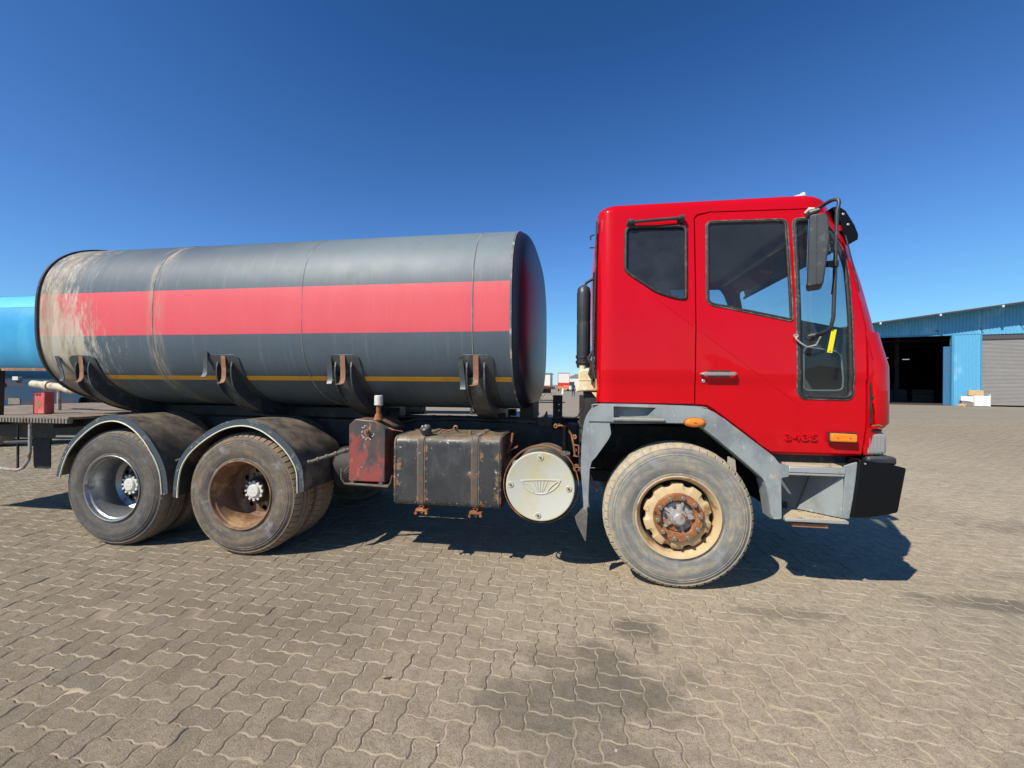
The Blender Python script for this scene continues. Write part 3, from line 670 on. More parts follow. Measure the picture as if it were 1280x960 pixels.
# --- tank: a flattened oval shell
TY, TZ, TA, TB, TN = 1.21, 2.11, 1.20, .84, 2.9
def oval(t, off=0, a=TA, b=TB):
    c, s = math.cos(t), math.sin(t); y = abs(c)**(2/TN)*math.copysign(1, c); z = abs(s)**(2/TN)*math.copysign(1, s)
    ny = abs(y)**(TN-1)*math.copysign(1, y)/a; nz = abs(z)**(TN-1)*math.copysign(1, z)/b; L = math.hypot(ny, nz) or 1
    return (TY+a*y+off*ny/L, TZ+b*z+off*nz/L)
def oval_at(z, off=0):      # near-side point at height z
    u = min(1, abs((z-TZ)/TB)); y = (1-u**TN)**(1/TN); s = math.copysign(1, z-TZ)
    ny = -(y**(TN-1))/TA; nz = s*(u**(TN-1))/TB; L = math.hypot(ny, nz)
    return (TY-TA*y+off*ny/L, z+off*nz/L)
# even spacing round the oval
raw = [oval(2*PI*i/720) for i in range(720)]; acc = [0]
for i in range(720): acc.append(acc[-1]+math.dist(raw[i], raw[(i+1) % 720]))
NT_ = 144; TT = []
k = 0
for i in range(NT_):
    s_ = acc[-1]*i/NT_
    while acc[k+1] < s_: k += 1
    TT.append(2*PI*(k+(s_-acc[k])/max(1e-9, acc[k+1]-acc[k]))/720)
X0, X1 = -5.080, -.556
def ringx(x, off=0, k=1.0): return [(x, TY+(oval(t, off)[0]-TY)*k, TZ+(oval(t, off)[1]-TZ)*k) for t in TT]
def shell(rings):
    n = len(rings[0]); vs = [v for r_ in rings for v in r_]
    return MB().add(vs, [(j*n+i, (j+1)*n+i, (j+1)*n+(i+1) % n, j*n+(i+1) % n) for j in range(len(rings)-1) for i in range(n)])
m_weld = worn('dusty_weld_bead', (.19, .20, .19), .6, layers=[((.45, .38, .27), 6, .45, .65, (1, 1, 1), .8)])
random.seed(3)
SEAMS = (-.863, -2.352, -3.822)
xs = sorted({round(X0+(X1-X0)*i/90, 4) for i in range(91)})
def dent(x, t):     # plates pull in slightly at the welds and wander between them
    d = sum(-.0015*math.exp(-((x-q)/.04)**2) for q in SEAMS)
    d += -.004*math.exp(-((x+4.49)/.05)**2)*(1 if abs(math.cos(t)) > .3 else .4)
    return d+.0012*math.sin(x*1.6+t*2)
rings = [[(x, *oval(t, dent(x, t))) for t in TT] for x in xs]
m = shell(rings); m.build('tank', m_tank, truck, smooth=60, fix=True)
for q in SEAMS:
    m = shell([ringx(q-.006, -.003), ringx(q-.003, .0015), ringx(q, .003), ringx(q+.003, .0015), ringx(q+.006, -.003)])
    P('weld_seam', m, m_weld, smooth=50)
def head(x, d, name, out):
    rs = []
    for k, b in ((1.0, 0), (.992, .028), (.978, .054), (.955, .076), (.92, .094), (.86, .109), (.75, .122), (.55, .133), (.3, .140), (.02, .142)): rs.append(ringx(x+d*b, 0, k))
    m = shell(rs); m.f.append(tuple(range(len(m.v)-NT_, len(m.v)))); P(name, m, m_head, smooth=50)
head(X1-.004, 1, 'tank_head', 1); head(X0+.004, -.6, 'tank_head', -1)
# rims: the shell stands a little past each head
m = shell([ringx(X1-.008, .002), ringx(X1+.008, .002), ringx(X1+.008, -.008), ringx(X1-.03, -.008)]); P('tank_rim', m, worn('dusty_rim_edge', (.12, .13, .14), .5, layers=[((.42, .38, .30), 14, .5, .7, (1, 1, 1), .8)]), smooth=30)
m = shell([ringx(X0+.012, .001), ringx(X0+.006, .016), ringx(X0-.016, .016), ringx(X0-.020, -.01), ringx(X0-.02, -.05)]); P('tank_rim', m, m_black_trim, smooth=40)
# --- saddles: doubler plate, two webs, hooked straps
def surf_plate(x0, x1, z0, z1, off, th, cr=.05, nz=22, taper=None):
    vs = []; fs = []; rows = []
    for j in range(nz+1):
        z = z1+(z0-z1)*j/nz; d = z1-z; ins = cr-math.sqrt(max(0, cr*cr-(cr-d)**2)) if d < cr else 0
        sh = taper(z) if taper else 0
        rows.append((z, x0+ins+sh, x1-ins+sh))
    for lay in (off, off+th):
        for (z, a, b) in rows:
            y, zz = oval_at(z, lay); vs += [(a, y, zz), (b, y, zz)]
    n = 2*(nz+1)
    for j in range(nz):
        fs += [(2*j, 2*j+1, 2*j+3, 2*j+2), (n+2*j, n+2*j+2, n+2*j+3, n+2*j+1), (2*j, 2*j+2, n+2*j+2, n+2*j), (2*j+1, n+2*j+1, n+2*j+3, 2*j+3)]
    fs += [(0, n, n+1, 1), (2*nz, 2*nz+1, n+2*nz+1, n+2*nz)]
    return vs, fs
def saddle(xc, zt, hooks):
    w = .147; m = MB(); m.add(*surf_plate(xc-w, xc+w, 1.295, zt, .001, .008)); s = P('saddle_plate', m, m_chassis2, bevel=.002)
    for dx in (-.072, .072):
        inn = [oval_at(zt-.06-(zt-.06-1.285)*i/14, .008) for i in range(15)]
        outr = []
        for i in range(15):
            f = i/14; o = .010+.105*min(1, f*2.6)**.8; outr.append(oval_at(zt-.06-(zt-.06-1.285)*f, o))
        poly = inn+[(inn[-1][0]+.42, 1.275), (inn[-1][0]+.42, 1.15), (outr[-1][0]+.24, 1.15), (outr[-1][0]+.09, 1.19)]+outr[::-1]
        MB().prism(poly, 'x', xc+dx-.006, xc+dx+.006).build('saddle_web', m_chassis2, s, smooth=0)
    # folded channel between the webs
    vs = []; N = 14
    for i in range(N+1):
        f = i/N; a = oval_at(zt-.16-(zt-.16-1.285)*f, .045+.055*min(1, f*2)); vs += [(xc-.066, *a), (xc+.066, *a)]
    MB().add(vs, [(2*i, 2*i+1, 2*i+3, 2*i+2) for i in range(N)]).build('saddle_channel', m_chassis2, s, solid=.006)
    for dx, top, mat, lean in hooks:
        pts = [oval_at(top, .012), oval_at(top-.06, .030), oval_at(top-.115, .055), (oval_at(top-.155, .09)), (oval_at(top-.165, .125))]
        pts = [(xc+dx+lean*i*.02, *p) for i, p in enumerate(pts)]
        hb = MB(); W2 = .022; vs = []
        for q in pts: vs += [(q[0]-W2, q[1], q[2]), (q[0]+W2, q[1], q[2])]
        if mat is m_hook: vs += [(pts[-1][0]-W2-.035, pts[-1][1]+.0, pts[-1][2]-.012), (pts[-1][0]+W2-.035, pts[-1][1], pts[-1][2]-.012)]
        hb.add(vs, [(2*i, 2*i+1, 2*i+3, 2*i+2) for i in range(len(vs)//2-1)]); hb.build('hook_strap', mat, s, solid=-.007, smooth=60)
m_chassis2 = worn('grey_black_saddle_steel', (.045, .052, .058), .42, layers=[((.12, .13, .135), 9, .52, .72, (1, 1, 1), .5), (RUST, 20, .66, .76, (1, 1, 1), .9)], dust=.2)
saddle(-.845, 1.752, [(.005, 1.748, m_hook, 0), (-.125, 1.715, m_chassis2, .25)])
saddle(-1.990, 1.755, [(.00, 1.75, m_hook, 0), (-.125, 1.745, m_chassis2, .1)])
saddle(-3.125, 1.757, [(.00, 1.75, m_hook, 0), (-.17, 1.785, m_chassis2, .1)])
saddle(-4.630, 1.755, [(.00, 1.75, m_hook, 0), (-.27, 1.75, m_chassis2, .9)])
m = MB()
for y in (.82, 1.58): m.box(-5.0, -1.84, y, y+.07, 1.155, 1.26)
for x in (-2.0, -3.125, -4.63): m.box(x-.09, x+.05, .80, 1.65, 1.155, 1.27)
m.box(-.96, -.74, .80, .90, 1.155, 1.23); m.box(-.96, -.74, 1.55, 1.65, 1.155, 1.23)
m.box(-.60, -.47, .90, 1.50, 1.16, 1.33)
P('tank_subframe', m, m_chassis, bevel=.005)

# --- mudguards over the drive wheels
def arch_pts(kind):
    if kind == 'rear': return [(-4.815, .63), (-4.775, .76), (-4.70, .905), (-4.58, 1.03), (-4.435, 1.135), (-4.31, 1.19), (-4.17, 1.208), (-4.04, 1.18), (-3.925, 1.115), (-3.83, 1.03), (-3.75, .93), (-3.68, .82), (-3.635, .70), (-3.612, .52)]
    return [(-3.566, .495), (-3.555, .63), (-3.525, .77), (-3.46, .885), (-3.36, .985), (-3.21, 1.09), (-3.05, 1.165), (-2.88, 1.195), (-2.72, 1.17), (-2.58, 1.10), (-2.44, .99), (-2.36, .89), (-2.31, .78), (-2.295, .60)]
def smooth_curve(p, n=5):
    out = []
    for i in range(len(p)-1):
        a, b, c, d = [Vector(p[max(0, min(len(p)-1, i+k))]) for k in (-1, 0, 1, 2)]
        for k in range(n):
            t = k/n; out.append(tuple(.5*((2*b)+(c-a)*t+(2*a-5*b+4*c-d)*t*t+(3*b-a-3*c+d)*t**3)))
    return out+[tuple(p[-1])]
def mudguard(kind, y0, y1, far=False):
    c = smooth_curve(arch_pts(kind)); cx = -4.2263 if kind == 'rear' else -2.9134; n = len(c)
    def inw(p, d):
        v = Vector((cx-p[0], .45-p[1])).normalized(); return (p[0]+v.x*d, p[1]+v.y*d)
    ys_ = [y0+(y1-y0)*j/10 for j in range(11)]; m = MB()
    cc = [inw(p, .004) for p in c]
    m.grid(n, 11, lambda u, v: (cc[round(u*(n-1))][0], ys_[round(v*10)], cc[round(u*(n-1))][1]))
    g_ = P('mudguard', m, m_mud, solid=.005, smooth=60)
    e = y0 if not far else y1; s = -1 if not far else 1
    lip = MB(); vs = []
    for p in c: q = inw(p, .055); vs += [(p[0], e, p[1]), (q[0], e+s*.004, q[1])]
    lip.add(vs, [(2*i, 2*i+1, 2*i+3, 2*i+2) for i in range(n-1)]); lip.build('mudguard_lip', m_flange, g_, solid=.006, smooth=60)
    MB().tube([(inw(p, .056)[0], e+s*.008, inw(p, .056)[1]) for p in c], .0065, 6).build('edge_piping', m_piping, g_, smooth=60)
    b = MB()
    for i in ((3, 8) if kind == 'mid' else (2, 3, 4, 60)):
        p = inw(c[min(i*2+3, n-1)], .03); b.cyl((p[0], e, p[1]), (p[0], e+s*.012, p[1]), .006, 8)
    b.build('lip_bolt', m_steel, g_)
for far in (False, True):
    a, b = (-.02, .64) if not far else (1.81, 2.47)
    mudguard('rear', a, b, far); mudguard('mid', a, b, far)
m = MB().cyl((-3.60, .05, .80), (-3.53, .05, .82), .016, 12).cyl((-3.60, .05, .80), (-3.60, .8, .80), .014, 8); P('mudguard_stay', m, m_arm)
m = MB().cyl((-4.90, .05, .98), (-4.72, .08, .98), .02, 12).cyl((-4.72, .08, .98), (-4.72, .80, .98), .018, 8); P('mudguard_stay', m, m_arm)
m = MB().cyl((-2.38, .085, .805), (-1.965, .12, .945), .015, 10)
for k in range(5): f = .12+k*.19; m.cyl((-2.38+.415*f, .085+.035*f, .805+.14*f), (-2.38+.415*(f+.05), .085+.035*(f+.05), .805+.14*(f+.05)), .021, 10)
m.cyl((-2.40, .083, .798), (-2.38, .085, .805), .024, 12); P('hose_bound_rod', m, m_strap)

# --- battery box
m_peel = worn('pale_peeled_paint', (.42, .41, .37), .8)
bx = [(-1.962, .677), (-1.962, 1.155), (-1.905, 1.208), (-1.725, 1.196), (-1.632, 1.125), (-1.632, .677)]
bb = P('battery_box', MB().prism(bx, 'y', .10, .52), m_box, bevel=.008)
MB().cyl((-1.79, .10, 1.105), (-1.79, .070, 1.105), .020, 10).cyl((-1.79, .07, 1.105), (-1.79, .055, 1.105), .011, 8).build('box_plug', m_hook, bb)
m = MB()
random.seed(11)
for a0, a1, n_ in ((1.7, 5.0, 20), (5.3, 6.0, 5)):     # flaked ring of paint round the plug, heavier below
    pr = None
    for k in range(n_+1):
        a = a0+(a1-a0)*k/n_; r = .050+random.uniform(-.009, .012); q = (-1.79+r*math.sin(a)*1.05, .0985, 1.098+r*math.cos(a)*1.15, random.uniform(.002, .006))
        if pr and random.random() < .85: m.tube([pr[:3], q[:3]], [pr[3], q[3]], 5)
        pr = q
m.build('peeled_paint', m_peel, bb, smooth=0)
m = MB().tube([(-2.02, .09, .78), (-2.02, .09, .70), (-1.99, .09, .655), (-1.60, .09, .645), (-1.575, .09, .68), (-1.56, .09, .74)], .009, 6)
m.tube([(-1.96, .10, .80), (-2.03, .10, .72), (-2.03, .5, .72)], .008, 6); m.box(-1.99, -1.60, .10, .54, .640, .655); m.cyl((-1.93, .10, .665), (-1.93, .12, .665), .018, 10).cyl((-1.67, .10, .665), (-1.67, .12, .665), .018, 10)
m.build('box_cradle', m_strap, bb)
m = MB().cyl((-1.722, .16, 1.19), (-1.722, .16, 1.33), .020, 12).cyl((-1.722, .16, 1.20), (-1.722, .16, 1.25), .040, 14, .026); P('breather_stem', m, m_rust)
m = MB().cyl((-1.722, .16, 1.322), (-1.722, .16, 1.410), .037, 24, .035); P('breather_cap', m, m_hubwhite, bevel=.008)

# added drum, hidden behind the battery box, to block sun from the ground
m = MB().cyl((-2.30, .58, .70), (-1.66, .58, .70), .20, 28); m = P('added_sun_blocker', m, m_dark, bevel=.03)
# --- fuel tank
sec = rounded([(.045, .515), (.045, 1.085), (.64, 1.095), (.64, .515)], [.05, .075, .06, .05], 6)
fx = [-1.530, -1.524, -1.510, -.650, -.637, -.630]; fk = [.985, .995, 1, 1, .995, .985]; cy, cz = .3425, .805
vs = []; n = len(sec); ft = MB()
NX = 30; FX = [-1.53, -1.522]+[-1.512+(.87)*i/NX for i in range(NX+1)]+[-.634, -.628]
for i, x in enumerate(FX):
    k = .985 if i in (0, len(FX)-1) else 1
    vs += [(x, cy+(p[0]-cy)*k, cz+(p[1]-cz)*k+(x+1.08)*.012*(1 if p[1] > .8 else 0)) for p in sec]
fs = [(j*n+i, j*n+(i+1) % n, (j+1)*n+(i+1) % n, (j+1)*n+i) for j in range(len(FX)-1) for i in range(n)]+[tuple(range(n)), tuple(range(len(vs)-n, len(vs)))]
ft = P('fuel_tank', MB().add(vs, fs), m_fuel, smooth=40)
for x in (-1.512, -.642):
    MB().tube([(x, cy+(p[0]-cy)*1.004, cz+(p[1]-cz)*1.006+(x+1.08)*.012*(1 if p[1] > .8 else 0)) for p in sec], .0045, 6, closed=True).build('tank_end_seam', m_strap, ft)
m_liner = worn('dusty_strap_liner', (.13, .10, .075), .85, layers=[((.30, .17, .09), 16, .52, .66, (1, 1, 1), .9)])
for x0, lean in ((-1.292, 0), (-.838, .0)):
    for o_, w_, mt, nm in ((.001, .034, m_liner, 'strap_liner'), (.006, .022, m_strap, 'tank_strap')):
        so = rounded([(.045-o_, .515-o_), (.045-o_, 1.085+o_), (.64+o_, 1.095+o_), (.64+o_, .515-o_)], [.05, .075, .06, .05], 6)
        lp = [[(x0+lean+dx, q[0]+off, q[1]+(x0+1.08)*.012*(1 if q[1] > .8 else 0)) for q in so] for dx, off in ((-w_, .0), (w_, .0))]
        v2 = [v for pr in zip(*lp) for v in pr]; nn = len(so)
        MB().add(v2, [(2*i, 2*i+1, (2*i+3) % (2*nn), (2*i+2) % (2*nn)) for i in range(nn)]).build(nm, mt, ft, solid=-.003, smooth=50)
for x in (-1.288, -.835):
    m = MB().box(x-.012, x+.012, .05, .11, .455, .515).box(x-.05, x+.05, .04, .12, .470, .485).cyl((x-.045, .03, .455), (x-.045, .06, .455), .012, 8).cyl((x+.045, .03, .46), (x+.045, .06, .46), .012, 8).cyl((x, .07, .44), (x, .07, .50), .010, 8)
    m.box(x-.02, x+.02, .05, .80, .500, .512).bar((x, .09, .48), (x, .80, .62), .05, .02); m.build('strap_clamp', m_rust, ft)
m = MB().cyl((-1.255, .135, 1.07), (-1.268, .105, 1.115), .036, 20).build('filler_neck', m_strap, ft)
m = MB().cyl((-1.268, .105, 1.115), (-1.278, .085, 1.150), .047, 28).cyl((-1.278, .085, 1.150), (-1.280, .081, 1.158), .047, 28, .036); m.build('fuel_cap', m_arm, ft, bevel=.003)
m = MB()
for a, b in ((-.016, 0), (.012, .004)): m.obox((-1.2815+a, .0795, 1.162+b), (.006, 0, .001), (0, .001, 0), (0, .0, .005))
m.build('cap_mark', m_hubwhite, ft)
m = MB().tube([(-1.20, .20, 1.085), (-1.17, .22, 1.12), (-1.12, .24, 1.11), (-1.08, .26, 1.125), (-1.03, .26, 1.10)], .008, 6).lathe([(-.01, .010), (.0, .022), (.01, .010)], c=(-1.06, .24, 1.14), seg=12)
m.cyl((-.92, .2, 1.09), (-.92, .2, 1.125), .012, 8).cyl((-.80, .2, 1.09), (-.80, .2, 1.125), .007, 8).tube([(-1.64, .18, 1.13), (-1.58, .16, 1.115), (-1.52, .2, 1.10)], .006, 6); m.build('tank_fittings', m_hook, ft)

# --- air cleaner with its painted lid
ac = MB().cyl((-.3125, .02, .7225), (-.3125, .62, .7225), .262, 64); ac = P('air_cleaner', ac, m_strap, bevel=.01)
lid = MB().lathe([(.02, .268), (-.004, .268), (-.012, .262), (-.012, .252), (-.010, .247), (-.010, .0005)], c=(-.3125, .012, .7225), seg=96).build('air_cleaner_lid', m_lid, ac, smooth=30)
for ya, rr, wd in ((.055, .292, .028), (.16, .286, .02)):
    vs = []; N = 80
    for i in range(N):
        a = 2*PI*i/N; r_ = rr+(.02*max(0, math.sin(a+.2))**3 if ya < .1 else 0)
        vs += [(-.3125+r_*math.cos(a), ya, .7225+r_*math.sin(a)), (-.3125+r_*math.cos(a), ya+wd, .7225+r_*math.sin(a))]
    MB().add(vs, [(2*i, 2*i+1, (2*i+3) % (2*N), (2*i+2) % (2*N)) for i in range(N)]).build('clamp_band', m_rust if ya < .1 else m_strap, ac, solid=-.006, smooth=60)
me_stud = MB().lathe([(0, .024), (-.004, .024), (-.007, .020), (-.003, .015), (-.003, .0004)], seg=20).mesh('lid_dimple', m_lid, 30)
me_sc = MB().cyl((0, -.002, 0), (0, -.010, 0), .0095, 6).mesh('lid_screw', m_strap, 30)
for x, z in ((-.310, .947), (-.543, .730), (-.092, .715), (-.327, .499)):
    put('lid_dimple', me_stud, ac).location = (x, .002, z); put('lid_screw', me_sc, ac).location = (x, .0, z)
# raised emblem on the lid: a fan between two petals
m = MB(); yE = .0005
top = [(-.463+.307*i/16, .764+.013*i/16+.004*math.sin(PI*i/16)) for i in range(17)]
bot = [(-.156-.307*i/20, .777-.013*i/20-.105*math.sin(PI*i/20)**.62) for i in range(21)]
def tb(p, r=.0046): m.tube([(x, yE, z) for x, z in p], r, 6)
tb(top); tb(bot)
def petal(s):
    f = lambda x, z: (-.3095+s*x, z+s*x*.04)
    a = [f(.150-.100*t, .766-.006*math.sin(PI*t)+.0*t-.085*t**2.1) for t in [i/12 for i in range(13)]]
    b = [f(.020+.035*t, .668+.06*t) for t in (0, .5, 1)]
    tb(a)
    tb([f(.148-.02*t, .762-.035*t) for t in (0, .5, 1)])
petal(1); petal(-1)
for x0, x1 in ((-.055, -.022), (-.028, -.011), (0, 0), (.028, .011), (.055, .022)): tb([(-.3095+x0, .768), (-.3095+x1, .685)], .0028)
m.build('lid_emblem', m_lid, ac)
# hoses, valve and rusty hook above the air cleaner
m = MB().cyl((-.135, .30, .96), (-.135, .30, 1.17), .024, 14).cyl((-.135, .30, .96), (-.135, .30, .93), .038, 14, .02); P('grease_valve', m, m_bump_black, bevel=.006)
m = MB().cyl((-.135, .285, .925), (-.135, .285, .965), .030, 6).bar((-.19, .27, .93), (-.09, .27, .95), .02, .018); P('valve_tip', m, m_silver)
m = MB().tube([(-.62, .30, .93), (-.60, .30, .985), (-.585, .30, 1.02), (-.575, .30, 1.10)], .010, 7).bar((-.60, .30, .95), (-.53, .30, .99), .04, .012)
m.tube([(-.21, .35, 1.16), (-.17, .33, 1.17), (-.12, .32, 1.15), (-.08, .30, 1.10), (-.06, .30, 1.0), (-.05, .3, .92)], .009, 7)
m.tube([(-.06, .25, 1.02), (-.02, .22, 1.02), (-.02, .22, .93), (-.06, .25, .93)], .007, 6)
m.lathe([(-.01, .016), (-.01, .028), (.03, .028), (.03, .016)], c=(-.035, .12, .855), seg=16)
m.lathe([(-.01, .008), (-.01, .018), (.03, .018), (.03, .008)], c=(-.215, .33, 1.165), seg=14)
m.lathe([(0, .006), (0, .02), (.03, .02), (.03, .006)], c=(-.055, .30, 1.08), seg=6).lathe([(0, .006), (0, .016), (.03, .016)], c=(-.05, .30, .97), seg=6)
P('rusty_pipework', m, m_rust)
m = MB().tube([(-.02, .45, 1.20), (.03, .40, 1.12), (.0, .38, 1.02), (.03, .35, .93), (.01, .3, .86)], .018, 8).tube([(.04, .6, 1.24), (.0, .55, 1.12), (.03, .5, 1.0)], .022, 8).tube([(.0, .5, 1.3), (-.03, .45, 1.24), (-.06, .45, 1.23), (-.25, .6, 1.22)], .008, 6).box(-.02, .08, .55, .75, .8, 1.42)
P('cab_mount_hoses', m, m_dark)
m = MB().bar((.065, .16, .80), (.115, .13, .70), .02, .012).cyl((.115, .13, .70), (.12, .13, .675), .012, 8); P('hanging_pin', m, m_hook)

# --- rear deck and what hangs below
dk = MB()
for k in range(9): dk.box(-7.6, -4.712, .035+k*.263, .035+k*.263+.258, 1.150, 1.172+.002*(k % 2))
bd = dk
for k in range(9):
    MB().box(-7.6, -4.712-(.25 if k > 6 else 0), .035+k*.263, .035+k*.263+.257, 1.150, 1.172+.002*((k*5) % 3)).build('deck_board', m_deck, truck, bevel=.003)
m = MB().box(-7.6, -4.705, -.005, .035, 1.115, 1.176)
e_ = P('deck_edge', m, m_deckedge, bevel=.003)
m = MB(); x = -7.5
while x < -4.72: m.box(x, x+.018, -.012, -.003, 1.118, 1.160); x += .036
m.build('edge_teeth', m_deckedge, e_)
m = MB().box(-7.4, -4.75, .30, .36, .93, 1.148).box(-7.4, -4.75, 2.05, 2.11, 1.02, 1.148)
for x in (-6.8, -5.9, -5.0): m.box(x, x+.05, .05, 2.38, 1.06, 1.148)
P('deck_bearer', m, m_chassis)
m = MB().prism(rounded([(-5.72, 1.06), (-5.42, 1.06), (-5.42, .95), (-5.49, .90), (-5.49, .59), (-5.70, .59)], .03), 'y', .40, .41); P('mud_flap', m, m_dark)
m = MB().tube([(-5.174, .02, 1.11), (-5.174, .02, .84), (-5.19, .02, .76), (-5.25, .02, .68), (-5.33, .02, .655), (-5.50, .02, .665), (-5.58, .02, .69), (-5.62, .02, .76), (-5.62, .02, 1.11)], .014, 8); P('step_loop', m, m_hubgrey)
m = MB().cyl((-5.48, .03, .915), (-5.19, .03, .93), .016, 10).bar((-5.75, .3, .60), (-5.75, .3, 1.05), .015, .015); P('underrun_bar', m, m_arm)
m = MB().bar((-5.655, .09, 1.17), (-5.640, .09, 1.63), .045, .045, up=(0, 1, 0)); P('railing_post', m, m_chassis)
m = MB().bar((-5.62, .09, 1.622), (-5.10, .11, 1.622), .03, .028); P('railing_bar', m, m_hook)
m = MB().tube([(-6.35, .82, 1.475), (-5.95, .81, 1.44), (-5.80, .80, 1.405), (-5.5, .80, 1.40), (-5.08, .80, 1.42)], .042, 14); pp = P('discharge_pipe', m, m_white_pipe)
MB().cyl((-6.16, .815, 1.458), (-6.10, .815, 1.452), .056, 16).build('pipe_flange', m_white_pipe, pp); MB().cyl((-5.948, .80, 1.17), (-5.948, .80, 1.41), .020, 10).build('pipe_support', m_hubgrey, pp)
m = MB().cyl((-5.35, 1.7, 1.18), (-5.35, 1.7, 1.30), .014, 8).cyl((-5.1, 1.5, 1.18), (-5.1, 1.5, 1.38), .016, 8); P('deck_pins', m, m_steel)
# red box standing on the deck
rb = thing('extinguisher_box', 'small faded red box with a dark diamond mark standing on the rear deck', 'box', (-5.43, .30, 1.1755))
MB().box(-.072, .072, -.045, .045, 0, .228).build('box_body', m_extred, rb, bevel=.008)
m = MB().box(-.032, -.008, -.0475, -.0455, .185, .210).box(.004, .028, -.0475, -.0455, .185, .210); m.build('printed_mark', m_extdark, rb)
m = MB().add([(0, -.0465, .055), (.036, -.0465, .10), (0, -.0465, .145), (-.036, -.0465, .10)], [(0, 1, 2, 3)]); m.build('printed_diamond', m_extgold, rb, smooth=0)
# ------------------------------------------------------------------ the cab: a plan contour (s) carried up through heights (z)
XF=[(0.90,2.115),(1.26,2.146),(1.65,2.144),(1.90,2.074),(2.00,2.050),(2.28,1.987),(2.55,1.916),(2.84,1.79)]
def interp(T,z):
    if z<=T[0][0]: return T[0][1]
    for (a,b),(c,d) in zip(T,T[1:]):
        if z<=c: return b+(d-b)*(z-a)/(c-a)
    return T[-1][1]
RF=.17; RB=.10; XB=.115
def ys(x,z):
    y=.004
    if z>1.95: y+=.075*((z-1.95)/.85)**1.4
    t=min(1,max(0,(1.575-z)/.04)); y+=.012*t*t*(3-2*t)      # the ledge along the lower body
    if z<1.50: y+=.02*((1.50-z)/.45)**2
    # the swage line running down from the sleeper window to the door corner
    d=(z-2.16)*.783+(x-.543)*.622
    if .45<x<1.56: y-=.007*max(0,1-abs(d)/.16)
    return y
def cabpt(s,z):
    xf=interp(XF,z); xc=xf-RF; q=math.pi/2
    if s<XB+RB:
        y0=ys(XB+RB,z); a=(XB+RB-s)/RB
        if a<=q: return (XB+RB-RB*math.sin(a), y0+RB-RB*math.cos(a), z)
        return (XB, y0+RB+(a-q)*RB, z)
    if s<=xc: return (s,ys(s,z),z)
    y0=ys(xc,z); a=(s-xc)/RF
    if a<=q: return (xc+RF*math.sin(a), y0+RF-RF*math.cos(a), z)
    y=y0+RF+(a-q)*RF
    return (xf+.09*(1-((1.225-y)/(1.225-y0-RF))**2), y, z)

YC = 1.225
def cp(far):
    if not far: return cabpt
    return lambda s, z: (lambda p: (p[0], 2*YC-p[1], p[2]))(cabpt(s, z))
def S_end(z): return interp(XF, z)-RF+RF*PI/2+(YC-(ys(interp(XF, z)-RF, z)+RF))
def front_s(y, z):      # s of the point of the front at distance y from the near side
    xc = interp(XF, z)-RF; return xc+RF*PI/2+(y-(ys(xc, z)+RF))
DOOR = [(0.824, 1.377), (0.824, 2.767), (0.849, 2.791), (0.937, 2.812), (1.64, 2.799), (1.703, 2.781), (1.803, 2.673), (1.856, 2.424), (1.925, 2.065), (1.95, 1.91), (1.957, 1.661), (1.963, 1.248), (1.946, 1.04), (1.355, 1.04), (1.282, 1.086), (1.227, 1.133), (0.959, 1.339), (0.905, 1.371)]
W_SL = rounded([(0.318, 2.732), (0.772, 2.718), (0.764, 2.145), (0.692, 2.152), (0.544, 2.203), (0.336, 2.359), (0.315, 2.389)], [.06, .05, .04, .03, .05, .03, .03])
W_DR = rounded([(0.906, 2.741), (1.464, 2.731), (1.482, 1.973), (1.027, 2.082), (0.898, 2.108)], [.05, .05, .035, .10, .06])
W_QT = rounded([(1.497, 2.732), (1.696, 2.733), (1.753, 2.648), (1.844, 2.423), (1.858, 2.065), (1.88, 1.421), (1.515, 1.427), (1.504, 1.914)], [.05, .05, .05, .1, .1, .06, .06, .1])
def shrink(poly, d):    # move inward (either winding)
    a = sum(p[0]*q[1]-q[0]*p[1] for p, q in zip(poly, poly[1:]+poly[:1]))
    return inset(poly, d if a > 0 else -d)
def gapped(poly, d): return shrink(poly, d)
G = .0045
ROOF_Z = 2.852
rear_top = 2.775
body_out = [(-.95, 1.386), (.824-G, 1.380), (.824-G, 2.767), (.842, 2.80), (.937, 2.812+G), (1.64, 2.799+G), (1.70, 2.789), (1.72, ROOF_Z), (-.95, ROOF_Z)]
